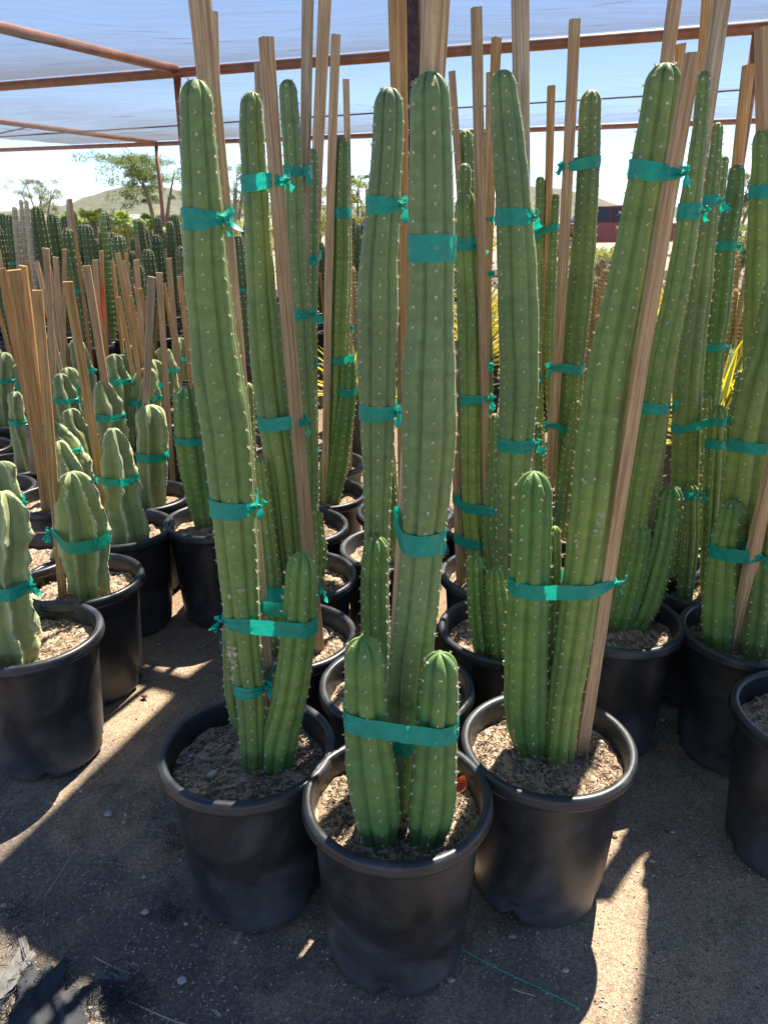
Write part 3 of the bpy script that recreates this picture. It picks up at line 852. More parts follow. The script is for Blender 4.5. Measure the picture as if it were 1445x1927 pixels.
def cloth_mat(top=0.8, k=1.0):
    m, nt, b = newmat('shade cloth weave')
    co = coords(nt, (1, 1, 1)); cs = N(nt, 'ShaderNodeMapping'); cs.inputs['Rotation'].default_value = (0, 0, R(24)); cs.inputs['Scale'].default_value = (0.9, 9.0, 1)
    tc = N(nt, 'ShaderNodeTexCoord'); nt.links.new(tc.outputs['Object'], cs.inputs[0])
    n1 = noise(nt, cs.outputs[0], 1.2, 6, 0.65, 0.8)
    n2 = noise(nt, co, 0.35, 3)
    cs2 = N(nt, 'ShaderNodeMapping'); cs2.inputs['Rotation'].default_value = (0, 0, R(19)); cs2.inputs['Scale'].default_value = (0.6, 40.0, 1)
    nt.links.new(tc.outputs['Object'], cs2.inputs[0])
    n3 = noise(nt, cs2.outputs[0], 1.5, 3, 0.6)
    at = N(nt, 'ShaderNodeAttribute', attribute_name='crest')
    f = math_(nt, 'ADD', math_(nt, 'MULTIPLY', n1, 0.4), math_(nt, 'MULTIPLY', n2, 0.25))
    f = math_(nt, 'ADD', f, math_(nt, 'MULTIPLY', n3, 0.15))
    f = math_(nt, 'ADD', f, math_(nt, 'MULTIPLY', at.outputs['Fac'], 0.42))
    fac = ramp(nt, f, [(0.38, g(0.16)), (0.84, g(top))])
    tr = N(nt, 'ShaderNodeBsdfTransparent'); tr.inputs[0].default_value = (0.93, 0.89, 0.85, 1)
    tl = N(nt, 'ShaderNodeBsdfTranslucent'); tl.inputs[0].default_value = (0.12 * k, 0.105 * k, 0.1 * k, 1)
    df = N(nt, 'ShaderNodeBsdfDiffuse'); df.inputs[0].default_value = (0.15, 0.13, 0.12, 1)
    a = N(nt, 'ShaderNodeMixShader'); a.inputs[0].default_value = 0.5
    nt.links.new(df.outputs[0], a.inputs[1]); nt.links.new(tl.outputs[0], a.inputs[2])
    mx = N(nt, 'ShaderNodeMixShader'); nt.links.new(fac, mx.inputs[0]); nt.links.new(tr.outputs[0], mx.inputs[1]); nt.links.new(a.outputs[0], mx.inputs[2])
    nt.links.new(mx.outputs[0], nt.nodes['Material Output'].inputs[0])
    nt.nodes.remove(b)
    return m
CM = cloth_mat()
CM_SHADOW = cloth_mat(0.99, .35)  # near opaque version for the added shadow casters
def cloth(v0, v1, u0, u1, nu=70, nv=90, cover=None):
    V = []; Fc = []; C = []
    for j in range(nu + 1):
        for i in range(nv + 1):
            a = v0 + (v1 - v0) * i / nv; b_ = j / nu; u = u0 + (u1 - u0) * b_
            sag = 0.16 * math.sin(math.pi * b_) + 0.05 * math.sin(2 * math.pi * b_)
            z = H3 + 0.062 - sag * (0.6 + 0.4 * wob(a * 0.8, 2.0)) + 0.012 * wob(u * 6 + a * 1.5, 4.0) + 0.008 * wob(u * 15 - a * 2, 1.0)
            if b_ > 0.97 or b_ < 0.03: z = H3 + 0.062
            p = A1 + Wd * a + Ud * u; V.append((p.x - O.x, p.y - O.y, z))
            C.append(b_ ** 2.0 * 0.75 - max(0, a) * 0.028 + 0.5 * min(1, max(0, 1.2 - a) / 5))
    for j in range(nu):
        for i in range(nv): Fc.append((j * (nv + 1) + i, j * (nv + 1) + i + 1, (j + 1) * (nv + 1) + i + 1, (j + 1) * (nv + 1) + i))
    return mesh_obj('shade_cloth', V, Fc, CM, st, crest=C)
def shadow_panel(ga, gb, gc, gd):
    # added unseen sheet, shaped to shade the ground; corners given where its shadow falls
    sh = Vector((sdir.x, sdir.y, 0)) * (H3 / sdir.z)
    q = [at_Z(*p, 0) + sh for p in (ga, gb, gc, gd)]
    V = []; Fc = []; n = 24
    for j in range(n + 1):
        for i in range(n + 1):
            u, v = i / n, j / n
            p = (q[0].lerp(q[1], v)).lerp(q[3].lerp(q[2], v), u)
            V.append((p.x - O.x, p.y - O.y, H3 + .05 - .05 * math.sin(math.pi * u) * math.sin(math.pi * v) + .006 * wob(u * 30 + v * 7, 3)))
    for j in range(n):
        for i in range(n): Fc.append((j * (n + 1) + i, j * (n + 1) + i + 1, (j + 1) * (n + 1) + i + 1, (j + 1) * (n + 1) + i))
    o = mesh_obj('shade_cloth', V, Fc, CM_SHADOW, st, crest=[2.0] * len(V))  # named like the bay cloth, but added only to block sun
    for a, b in ((0, 3), (1, 2)):
        d = q[b] - q[a]; m = MB(); m.tube([q[a] - d * .8 - O + Vector((0, 0, H3 + .052)), q[b] + d * .8 - O + Vector((0, 0, H3 + .052))], .005, 6); m.build('cable', M['cable'], st)  # edge cables added with the unseen sheet
shadow_panel((-60, 1672), (352, 1278), (525, 1400), (480, 1990))
shadow_panel((1185, 2000), (1240, 1500), (1600, 1500), (1900, 2000))
UB = (B1 - A1).dot(Ud)
# far bay, then the near bay whose front edge ends beyond the first rows of pots
cloth(-9, 19, 0.0, UB)
cloth(-9, 12, -4.4, -0.01)

# ------------------------------------------------------------------ the potted cacti close to the camera
P = plant
FRONT = 'potted column cacti nearest the camera'
P('front middle potted cactus with two short pups strapped to its wide column', (747, 1490), [
    S([(752, 1575, 62), (757, 1500, 70), (760, 1400, 78), (772, 1250, 84), (784, 1150, 82), (793, 1054, 81), (797, 990, 84), (801, 948, 89), (805, 870, 99), (807, 790, 105), (807, 700, 103), (810, 600, 88), (812, 500, 86), (812, 400, 85), (811, 300, 84), (809, 200, 78), (808, 134, 72)], n=6, mat='cactus_blue', base='pot', off=(0.005, 0.025), phase=-1.50, depth=0.27),
    S([(716, 1580, 66), (707, 1520, 94), (700, 1460, 99), (693, 1400, 93), (688, 1330, 84), (685, 1250, 79), (683, 1200, 60)], n=6, mat='cactus_fresh', phase=-1.45, depth=0.27, power=3.2),
    S([(800, 1580, 66), (811, 1520, 94), (816, 1460, 91), (820, 1400, 84), (825, 1320, 78), (828, 1265, 72), (827, 1228, 56)], n=6, mat='cactus_fresh', phase=-1.62, depth=0.29, power=3.2)],
  [K((729, 1440, 20), (823, -40, 54), 'pine', off=(0, 0.085), lean=-0.03, roll=0.35)],
  [T([('s', 1, 1345), ('k', 0, 1350), ('s', 2, 1364)], 40, 'B', 0.2), T([('s', 0, 1385), ('k', 0, 1372)], 30, 'B', 0.2),
   T([('s', 0, 464)], 48, 'B', 0.3), T([('k', 0, 975), ('s', 0, 1012)], 42, 'B', 0.2)],
  group=None, chips=1500)
P('front left potted cactus with leaning tall column and one curved pup', (466, 1400), [
    S([(476, 1440, 50), (475, 1390, 50), (472, 1315, 56), (462, 1224, 66), (455, 1150, 70), (450, 1080, 76), (444, 1000, 82), (437, 920, 88), (425, 800, 96), (409, 700, 94), (398, 600, 88), (390, 531, 86), (382, 398, 76), (375, 286, 69), (371, 210, 64), (370, 149, 56)], n=6, mat='cactus', phase=-1.45, depth=0.27),
    S([(520, 1440, 62), (527, 1390, 74), (540, 1335, 70), (549, 1290, 68), (561, 1200, 68), (567, 1110, 64), (570, 1040, 54)], n=7, mat='cactus_fresh', phase=-1.3, depth=0.28),
    S([(462, 1392, 18), (448, 1355, 28), (438, 1300, 30), (433, 1230, 27), (431, 1172, 20)], n=6, mat='cactus', lean=0.0)],
  [K((508, 1320, 20), (372, -40, 48), 'pine', base='pot', off=(0, 0.05), lean=0.0, roll=0.55)],
  [T([('s', 0, 409), ('k', 0, 409)], 40, 'R', 0.6), T([('s', 0, 950), ('k', 0, 938)], 36, 'R', 0.6),
   T([('s', 0, 1160), ('s', 1, 1168)], 32, 'L', 0.6), T([('s', 0, 1290), ('k', 0, 1262)], 28, 'R', 0.5)],
  group=None, chips=1300)
P('front right potted cactus, thick half height pup beside its right leaning column', (1031, 1392), [
    S([(1053, 1428, 56), (1055, 1391, 58), (1062, 1320, 62), (1071, 1259, 66), (1083, 1180, 70), (1095, 1092, 74), (1112, 976, 83), (1131, 831, 92), (1143, 750, 94), (1152, 685, 92), (1170, 600, 87), (1186, 523, 83), (1208, 400, 78), (1225, 308, 76), (1240, 210, 70), (1252, 118, 62)], n=7, mat='cactus', phase=-1.5, depth=0.27),
    S([(1002, 1416, 56), (992, 1360, 78), (990, 1300, 85), (992, 1200, 82), (997, 1100, 77), (1001, 1000, 73), (1003, 940, 72), (1004, 887, 62)], n=7, mat='cactus_fresh', phase=-1.4, depth=0.27),
    S([(1040, 1390, 22), (1040, 1300, 26), (1043, 1150, 26), (1044, 1050, 24), (1043, 990, 18)], n=6, mat='cactus', base='pot', off=(0.02, 0.05))],
  [K((1092, 1415, 26), (1304, 98, 29), 'pine', base='vis', lean=-0.12, roll=0.12)],
  [T([('s', 0, 321), ('k', 0, 327)], 34, 'R', 0.65), T([('s', 1, 1098), ('s', 0, 1096), ('k', 0, 1093)], 30, 'R', 0.7)],
  group=None, chips=1300)
def scars(e, pix, Yc, s):
    m = MB(); r = random.Random(s); stem = [c for c in e.children if c.name.startswith('stem')][0]; o0 = Vector(e.location)
    me = stem.data
    pj = [(proj(Vector(v.co) + o0), Vector(v.co)) for v in me.vertices]
    for px, py, k in pix:
        c = [(abs(q[0] - px) + abs(q[1] - py) + 40 * (v.y + o0.y), v) for q, v in pj if abs(q[0] - px) < 7 and abs(q[1] - py) < 9]
        if not c: continue
        v = min(c, key=lambda t: t[0])[1]
        for q in range(k):
            m.lump(v + Vector((r.gauss(0, .003), .0012, r.gauss(0, .008))), r.uniform(.0022, .0055), s + q, 1.1, r.random() * 6)
    m.build('scars', M['cork'], stem, False)
bp = bpy.data.objects
scars(bp['potted_cactus.001'], [(432, 1128, 3), (455, 1106, 2), (430, 1150, 2), (436, 1176, 3), (438, 1215, 5), (434, 1228, 5), (438, 1240, 5), (441, 1252, 3), (440, 1272, 4), (447, 1282, 2)], 0, 3)
scars(bp['potted_cactus.002'], [(1127, 968, 2), (1127, 980, 2), (1126, 990, 2), (1083, 1018, 3), (1085, 1028, 2), (1078, 1048, 2), (1118, 900, 1), (1100, 905, 1)], 0, 9)
# second row
P('potted tall blue green cactus directly behind the front middle pot, short pup beside it', (746, 1285), [
    S([(716, 1300, 40), (711, 1150, 46), (709, 1001, 49), (710, 913, 56), (710, 800, 66), (709, 700, 74), (710, 600, 80), (711, 530, 78), (714, 470, 71), (723, 360, 62), (730, 250, 60), (732, 164, 52)], n=6, mat='cactus_blue', base='pot', off=(-0.03, 0.03), phase=-1.5, depth=0.27),
    S([(712, 1290, 48), (706, 1200, 54), (705, 1100, 54), (707, 1050, 52), (709, 1009, 44)], n=7, mat='cactus_fresh', base='pot', off=(-0.05, -0.03), phase=-1.5, depth=0.28)],
  [K((752, 620, 15), (746, -40, 37), 'orange_wood', off=(0, 0.11), lean=0.0, roll=0.5)],
  [T([('s', 0, 386), ('k', 0, 384)], 34, 'R', 0.55), T([('s', 0, 776), ('k', 0, 770)], 30, 'R', 0.3)], chips=500)
P('potted column cactus behind the front left pot, tied to a rough knotty stake', (541, 1190), [
    S([(556, 1215, 44), (549, 1100, 46), (540, 1000, 50), (532, 900, 56), (517, 800, 62), (505, 700, 65), (497, 600, 62), (491, 531, 56), (483, 398, 50), (475, 264, 49), (473, 210, 44), (475, 172, 38)], n=6, mat='cactus', base='pot', off=(0.0, 0.03), phase=-1.4),
    S([(520, 1200, 30), (514, 1120, 34), (506, 1030, 34), (497, 950, 33), (491, 900, 28), (488, 862, 20)], n=7, mat='cactus', base='pot', off=(-0.04, -0.02))],
  [K((600, 1225, 24), (501, 70, 31), 'pine', base='vis', lean=-0.02, roll=0.6)],
  [T([('s', 0, 346), ('k', 0, 340)], 30, 'R', 0.6), T([('s', 0, 791), ('k', 0, 793)], 26, 'R', 0.6), T([('s', 0, 1112), ('s', 1, 1110), ('k', 0, 1112)], 30, 'R', 0.5)], chips=450)
P('potted cactus with a smooth dark column just right of the rough knotty stake', (560, 1078), [
    S([(582, 1100, 38), (580, 900, 40), (572, 750, 42), (565, 600, 42), (557, 493, 38), (552, 311, 36), (545, 210, 36), (541, 149, 30)], n=6, mat='cactus_blue', base='pot', off=(0.02, 0.02), phase=-1.6),
    S([(600, 1090, 24), (602, 1040, 26), (600, 1000, 22), (596, 962, 16)], n=7, mat='cactus', base='pot', off=(0.06, -0.04))],
  [K((572, 700, 16), (580, -30, 24), 'grey_wood', off=(0, 0.1), roll=0.2)],
  [T([('s', 0, 322), ('k', 0, 324)], 24, 'R', 0.5), T([('s', 0, 588), ('k', 0, 590)], 22, 'R', 0.5)], chips=250)
P('potted narrow cactus squeezed between two stakes, the wider stake in front of it', (560, 985), [
    S([(588, 1000, 28), (584, 800, 30), (584, 600, 28), (586, 450, 25), (588, 350, 22), (588, 279, 16)], n=7, mat='cactus', base='pot', off=(0.05, 0.03))],
  [K((590, 955, 16), (613, -30, 26), 'pine', base='vis', roll=0.5)],
  [T([('s', 0, 481), ('k', 0, 478)], 16, 'F', 0.4), T([('s', 0, 680), ('k', 0, 678)], 16, 'F', 0.4), T([('s', 0, 850), ('k', 0, 848)], 12, 'F', 0.4), T([('k', 0, 950)], 10, 'F', 0.2)])
P('potted slim column cactus with a dark strongly ribbed pup curving beside it', (605, 925), [
    S([(620, 940, 34), (630, 800, 38), (636, 660, 41), (640, 493, 42), (640, 400, 40), (641, 311, 36), (643, 257, 30)], n=7, mat='cactus', base='pot', off=(0.0, 0.04)),
    S([(622, 945, 34), (633, 880, 44), (645, 800, 42), (652, 740, 38), (655, 671, 30)], n=8, mat='cactus_fresh', base='vis', depth=0.26, phase=-1.4)],
  [K((622, 500, 14), (632, 65, 19), 'pine', roll=0.4)],
  [T([('s', 0, 407)], 20, 'B', 0.3), T([('s', 0, 674), ('s', 1, 676)], 14, 'B', 0.3), T([('s', 1, 738)], 16, 'L', 0.4)])
P('far potted stake plant seen between the two left columns, thin tape knot', (612, 868), [
    S([(640, 880, 14), (648, 700, 16), (650, 600, 15), (650, 500, 12), (650, 450, 9)], n=7, mat='cactus', base='pot')],
  [K((655, 600, 11), (651, 149, 13), 'pine', roll=0.2)], [T([('k', 0, 615)], 9, 'R', 0.3)])
P('potted cactus mostly hidden behind the blue green column beside the frame post', (742, 1028), [
    S([(730, 1040, 36), (722, 800, 36), (720, 640, 32), (720, 560, 24)], n=7, mat='cactus', base='pot')], [])
P('shaded potted cactus hidden farthest behind the front middle column', (762, 960), [
    S([(775, 970, 34), (780, 800, 36), (790, 640, 32), (792, 560, 24)], n=7, mat='cactus', base='pot')], [])
# right of the middle
P('potted grey green column with two tiny pups, behind the front right pot', (953, 1178), [
    S([(962, 1200, 48), (961, 1100, 50), (962, 1000, 54), (965, 900, 62), (970, 820, 66), (976, 720, 73), (975, 600, 76), (972, 498, 74), (964, 360, 66), (957, 277, 62), (948, 180, 52), (944, 131, 42)], n=6, mat='cactus_blue', base='pot', off=(0.0, 0.04), phase=-1.5, depth=0.27),
    S([(912, 1245, 30), (904, 1190, 42), (898, 1130, 40), (895, 1085, 36), (893, 1046, 28)], n=7, mat='cactus_fresh', depth=0.31, phase=-1.5),
    S([(944, 1255, 34), (940, 1190, 46), (935, 1130, 44), (932, 1100, 38), (931, 1068, 30)], n=7, mat='cactus_fresh', depth=0.31, phase=-1.45)],
  [K((990, 500, 20), (978, -30, 33), 'grey_wood', off=(0, 0.12), roll=0.25)],
  [T([('s', 0, 405)], 30, 'R', 0.2), T([('s', 0, 835)], 25, 'R', 0.2)], chips=350)
P('potted cactus topped by a small knobby regrown head on a narrowed neck', (938, 1075), [
    S([(898, 1090, 40), (892, 1000, 42), (888, 913, 40), (886, 772, 43), (883, 600, 46), (878, 498, 43), (876, 400, 40), (876, 374, 36), (874, 362, 20), (874, 345, 26), (874, 307, 20)], n=6, mat='cactus', base='pot', off=(-0.05, 0.03), phase=-1.5),
    S([(920, 1080, 42), (922, 1000, 36), (928, 900, 27), (930, 830, 24), (930, 778, 17)], n=7, mat='cactus', base='pot', off=(0.0, 0.0))],
  [K((868, 1092, 20), (851, 640, 20), 'pine', base='vis', roll=0.3), K((912, 800, 15), (896, 14, 22), 'pine', roll=0.3)],
  [T([('s', 0, 463)], 24, 'R', 0.2), T([('s', 0, 750), ('k', 1, 750)], 20, 'R', 0.5), T([('k', 0, 935), ('s', 0, 948), ('s', 1, 955)], 20, 'R', 0.2), T([('k', 0, 1010), ('s', 0, 1020)], 20, 'R', 0.3)], chips=150)
P('potted cactus behind the knobby headed one, its smooth top rising above that head', (925, 985), [
    S([(890, 990, 34), (882, 800, 36), (880, 600, 38), (878, 420, 38), (877, 300, 34), (875, 244, 26)], n=7, mat='cactus', base='pot', off=(-0.04, 0.03)),
    S([(925, 990, 22), (918, 700, 20), (914, 450, 17), (914, 300, 12), (914, 246, 9)], n=6, mat='cactus', base='pot', off=(0.0, 0.05))],
  [K((909, 900, 15), (934, 71, 20), 'orange_wood', roll=0.45), K((868, 400, 14), (850, 134, 13), 'pine', roll=0.1), K((912, 500, 12), (919, 136, 9), 'pine')],
  [T([('k', 0, 413)], 10, 'F', 0.3), T([('k', 0, 515), ('s', 1, 515)], 12, 'F', 0.4), T([('k', 0, 685), ('s', 1, 684)], 14, 'R', 0.4)])
P('potted cactus right of centre tied at its left side to a straight square stake', (1068, 985), [
    S([(1066, 1000, 40), (1068, 850, 42), (1074, 700, 46), (1087, 580, 48), (1096, 480, 46), (1102, 400, 43), (1107, 300, 42), (1109, 220, 42), (1112, 169, 33)], n=7, mat='cactus', base='pot', off=(0.0, 0.05), phase=-1.3),
    S([(1052, 990, 28), (1060, 920, 26), (1070, 850, 25), (1080, 800, 22), (1085, 753, 15)], n=7, mat='cactus', base='pot', off=(-0.04, -0.03)),
    S([(1010, 1000, 20), (1012, 900, 20), (1011, 840, 18), (1010, 795, 13)], n=7, mat='cactus_fresh', base='pot', off=(-0.1, 0.0))],
  [K((1030, 950, 17), (1081, 36, 21), 'pine', roll=0.2)],
  [T([('s', 0, 310), ('k', 0, 313)], 21, 'L', 0.6), T([('s', 0, 693), ('k', 0, 691)], 18, 'L', 0.5), T([('s', 0, 815), ('k', 0, 800)], 14, 'L', 0.5)])
P('pair of short topped columns in one far pot around a narrow orange stake', (1045, 905), [
    S([(1012, 920, 22), (1010, 700, 22), (1012, 550, 22), (1014, 430, 19), (1016, 380, 18), (1016, 331, 12)], n=7, mat='cactus', base='pot', off=(-0.06, 0.0)),
    S([(1038, 920, 22), (1034, 700, 22), (1036, 550, 20), (1041, 430, 18), (1045, 363, 12)], n=7, mat='cactus', base='pot', off=(0.03, 0.0))],
  [K((1018, 620, 12), (1037, 161, 15), 'orange_wood', roll=0.2)],
  [T([('s', 0, 433), ('k', 0, 432), ('s', 1, 433)], 14, 'F', 0.4), T([('s', 0, 712)], 12, 'F', 0.2), T([('s', 0, 845)], 10, 'F', 0.2)])
P('potted cactus right of the front right stake, two plump pups leaning right beside it', (1157, 1160), [
    S([(1168, 1165, 44), (1185, 1050, 46), (1196, 976, 48), (1222, 831, 50), (1244, 685, 50), (1277, 523, 47), (1296, 400, 42), (1309, 308, 34), (1319, 220, 28), (1324, 133, 22)], n=6, mat='cactus_yellow', base='pot', off=(0.0, 0.05), phase=-1.0),
    S([(1190, 1180, 46), (1214, 1140, 54), (1232, 1080, 55), (1249, 1012, 53), (1258, 960, 46), (1264, 914, 36)], n=7, mat='cactus_fresh', depth=0.31, phase=-1.2),
    S([(1163, 1182, 46), (1176, 1130, 54), (1188, 1080, 52), (1198, 1035, 46), (1205, 984, 34)], n=7, mat='cactus_fresh', depth=0.31, phase=-1.35)],
  [K((1214, 976, 16), (1362, -30, 30), 'grey_wood', off=(0, 0.1), roll=0.15)],
  [T([('s', 0, 398)], 30, 'R', 0.2), T([('s', 0, 763), ('k', 0, 755)], 22, 'R', 0.6)], chips=350)
P('potted cactus standing behind a weathered stake pair near the right frame post', (1215, 1045), [
    S([(1225, 1060, 30), (1240, 800, 32), (1262, 600, 28), (1290, 400, 22), (1300, 330, 14)], n=7, mat='cactus', base='pot')],
  [K((1190, 560, 14), (1273, -30, 25), 'pine', roll=0.2), K((1250, 400, 12), (1281, 82, 17), 'orange_wood', roll=0.2), K((1290, 600, 13), (1333, -30, 22), 'orange_wood', roll=0.3)], [])
P('right side potted cactus, spiny edged column crossing behind the long weathered stake', (1318, 1088), [
    S([(1288, 1090, 42), (1285, 1000, 45), (1290, 831, 52), (1295, 685, 56), (1312, 560, 50), (1326, 454, 38), (1338, 350, 30), (1347, 270, 22), (1350, 230, 14)], n=7, mat='cactus_yellow', base='pot', off=(-0.05, 0.05)),
    S([(1296, 1085, 30), (1298, 1020, 33), (1299, 960, 32), (1300, 913, 22)], n=7, mat='cactus', base='pot', off=(-0.06, -0.04), depth=0.29),
    S([(1330, 1090, 34), (1338, 1000, 38), (1344, 880, 42), (1349, 810, 38), (1351, 762, 28)], n=8, mat='cactus', base='pot', off=(0.03, -0.02), depth=0.29)],
  [], [T([('s', 0, 800), ('s', 2, 790)], 16, 'R', 0.3), T([('s', 1, 928)], 16, 'R', 0.4), T([('s', 2, 832)], 18, 'R', 0.3), T([('s', 0, 382)], 22, 'R', 0.2)])
P('slim potted cactus leaning right in the right background, its tape a single square band', (1335, 1000), [
    S([(1322, 1010, 32), (1322, 900, 32), (1328, 800, 34), (1338, 730, 36), (1345, 640, 38), (1352, 577, 42), (1363, 462, 42), (1375, 400, 38), (1383, 350, 32), (1386, 309, 22)], n=7, mat='cactus_fresh', base='pot', off=(-0.02, 0.0)),
    S([(1318, 1000, 22), (1322, 840, 25), (1326, 780, 24), (1327, 741, 16)], n=7, mat='cactus', base='pot', off=(-0.06, -0.04))],
  [], [T([('s', 0, 457)], 17, 'R', 0.2), T([('s', 0, 650)], 15, 'R', 0.2)])
P('leaning potted cactus half hidden by the orange tinted stake at far right', (1398, 960), [
    S([(1340, 970, 28), (1330, 760, 28), (1334, 560, 26), (1344, 430, 22), (1356, 350, 18), (1363, 293, 12)], n=7, mat='cactus', base='pot', off=(-0.08, 0.0))],
  [K((1350, 440, 11), (1408, 121, 23), 'orange_wood', roll=0.25)], [T([('s', 0, 405), ('k', 0, 405)], 12, 'L', 0.3)])
P('tall potted cactus cut by the right photo edge, beside a wavy grained stake', (1455, 1040), [
    S([(1440, 1060, 50), (1434, 900, 60), (1432, 760, 66), (1434, 650, 72), (1437, 554, 72), (1439, 400, 62), (1441, 300, 52), (1441, 236, 38)], n=7, mat='cactus', base='pot', off=(0, 0.0), phase=-1.4)],
  [K((1446, 400, 24), (1441, 52, 38), 'pine', roll=0.15)], [T([('s', 0, 363)], 24, 'R', 0.2)])
P('large right edge potted clump of leaning column, round pup and grooved stake', (1414, 1185), [
    S([(1372, 1205, 62), (1382, 1100, 72), (1395, 1000, 82), (1405, 900, 88), (1420, 800, 92), (1436, 720, 88), (1452, 650, 76), (1462, 560, 60), (1466, 520, 45)], n=7, mat='cactus_yellow', base='pot', off=(-0.03, 0.06), phase=-1.2, depth=0.27),
    S([(1352, 1218, 54), (1352, 1160, 66), (1358, 1085, 64), (1366, 1010, 56), (1373, 976, 48), (1378, 942, 36)], n=7, mat='cactus_fresh', depth=0.28, phase=-1.3),
    S([(1418, 1235, 46), (1424, 1180, 56), (1434, 1100, 58), (1440, 1030, 54), (1444, 960, 44)], n=7, mat='cactus', depth=0.28),
    S([(1380, 1150, 20), (1376, 900, 22), (1378, 800, 22), (1388, 740, 18), (1393, 698, 12)], n=7, mat='cactus', base='pot', off=(-0.09, 0.09))],
  [K((1380, 1222, 28), (1478, 760, 24), 'pine', base='vis', lean=-0.14, roll=0.25)],
  [T([('s', 0, 830)], 22, 'R', 0.5), T([('s', 1, 1036), ('k', 0, 1046)], 27, 'R', 0.55), T([('s', 3, 788)], 14, 'R', 0.3)], chips=300)
P('black potted cactus cut off by the lower right photo edge', (1542, 1343), [
    S([(1545, 1370, 60), (1548, 1200, 84), (1552, 1000, 92), (1560, 800, 84), (1565, 700, 60)], n=7, mat='cactus', base='pot')], [], chips=300)
# left: grey green potted cactus with a stake
P('dark green ribbed cactus in the pot just left of the front left column', (405, 975), [
    S([(386, 992, 36), (376, 940, 50), (366, 880, 58), (358, 820, 58), (353, 770, 52), (348, 726, 38)], n=7, mat='cactus_fresh', depth=0.28, phase=-1.3),
    S([(400, 990, 28), (394, 900, 30), (388, 800, 30), (380, 740, 22)], n=7, mat='cactus', base='pot', off=(0.02, 0.05))],
  [K((420, 700, 12), (405, 22, 14), 'grey_wood', off=(0, 0.05), roll=0.1)],
  [T([('s', 0, 820), ('s', 1, 826)], 14, 'R', 0.2), T([('s', 1, 903)], 15, 'R', 0.2)])
P('far potted post stake plant hidden behind the left columns', (478, 940), [
    S([(470, 950, 30), (466, 850, 34), (466, 720, 28)], n=7, mat='cactus', base='pot')],
  [K((500, 500, 13), (485, 119, 15), 'grey_wood', roll=0.3)], [])
WG = 'pale wavy ribbed cacti in pots at left'
def wv(label, pot, stems, stakes=(), ties=(), **k): return plant(label, pot, stems, stakes, ties, WG, 'wavy cactus', name='wavy_cactus', **k)
def Wv(path, n=5, **k): return S(path, n=n, kind='wavy', **k)
wv('lumpy pale wavy cactus in the pot nearest the left photo edge, cut by that edge', (58, 1188), [
    Wv([(36, 1248, 92), (22, 1190, 86), (18, 1140, 80), (14, 1080, 88), (12, 1020, 96), (8, 970, 80), (4, 925, 60)], base='vis', phase=-1.1, rough=1.3),
    Wv([(12, 1200, 40), (16, 1050, 60), (14, 960, 66), (4, 900, 56), (-2, 868, 40)], base='pot', off=(-0.03, 0.06), rough=1.0)],
  [], [T([('s', 0, 1104)], 26, 'R', 0.1), T([('s', 1, 952)], 26, 'R', 0.4)], chips=500)
wv('plump finned pale cactus taped in a V to a dark stake, second pot at left', (154, 1085), [
    Wv([(170, 1122, 76), (165, 1080, 78), (160, 1030, 92), (154, 985, 96), (146, 940, 82), (140, 912, 70), (133, 888, 44)], n=6, base='vis', phase=-1.75, rough=0.55)],
  [K((119, 1126, 18), (71, 546, 21), 'orange_wood', base='vis', roll=0.3)], [T([('k', 0, 998), ('s', 0, 1014)], 24, 'L', 0.4)], chips=300)
wv('twisted notched wavy cactus on an orange stake, third pot at left', (229, 990), [
    Wv([(246, 1026, 66), (243, 980, 76), (232, 930, 74), (224, 880, 66), (217, 845, 52), (213, 806, 34)], base='vis', phase=-1.2, rough=1.4)],
  [K((209, 1030, 17), (128, 530, 22), 'orange_wood', base='pot', roll=0.35)], [T([('k', 0, 900), ('s', 0, 898)], 14, 'L', 0.5)])
wv('broad upright wavy cactus with a tape round its middle, right end of the wavy rows', (272, 930), [
    Wv([(288, 958, 56), (286, 900, 58), (288, 850, 60), (286, 800, 58), (279, 762, 36)], n=6, base='vis', phase=-1.5, rough=0.6)],
  [K((272, 790, 13), (286, 521, 17), 'grey_wood', roll=0.5)], [T([('s', 0, 858)], 16, 'R', 0.1)])
wv('sunlit wavy cactus cluster right of the dark stake, taped above a notch', (110, 935), [
    Wv([(152, 950, 60), (140, 900, 74), (120, 850, 78), (100, 818, 62), (90, 792, 40)], base='pot', off=(0.06, 0.0), rough=1.2, phase=-1.0)],
  [K((92, 985, 23), (27, 508, 31), 'orange_wood', off=(0, -0.12), roll=0.5), K((60, 800, 14), (4, 505, 16), 'orange_wood', roll=0.4), K((78, 800, 14), (44, 500, 14), 'orange_wood', roll=0.1)],
  [T([('s', 0, 846)], 12, 'R', 0.4)], soilz=SOILZ)
wv('wavy cactus behind the orange stake with rounded lobes on top', (215, 875), [
    Wv([(222, 890, 54), (216, 830, 58), (205, 770, 56), (198, 745, 46), (193, 717, 30)], base='pot', off=(0, 0), phase=-1.3, rough=1.0),
    Wv([(175, 890, 40), (160, 830, 50), (142, 800, 46), (132, 769, 28)], base='pot', off=(-0.09, 0.0), phase=-1.3)],
  [K((196, 712, 16), (163, 500, 17), 'pine', roll=0.25)], [T([('s', 0, 782)], 13, 'R', 0.3)])
wv('narrow wavy cactus beside the leftmost stakes, thin tape halfway up', (22, 872), [
    Wv([(52, 885, 38), (46, 850, 36), (38, 810, 34), (32, 770, 30), (30, 737, 20)], base='vis', rough=1.3, phase=-1.4)],
  [], [T([('s', 0, 792)], 10, 'R', 0.4)])
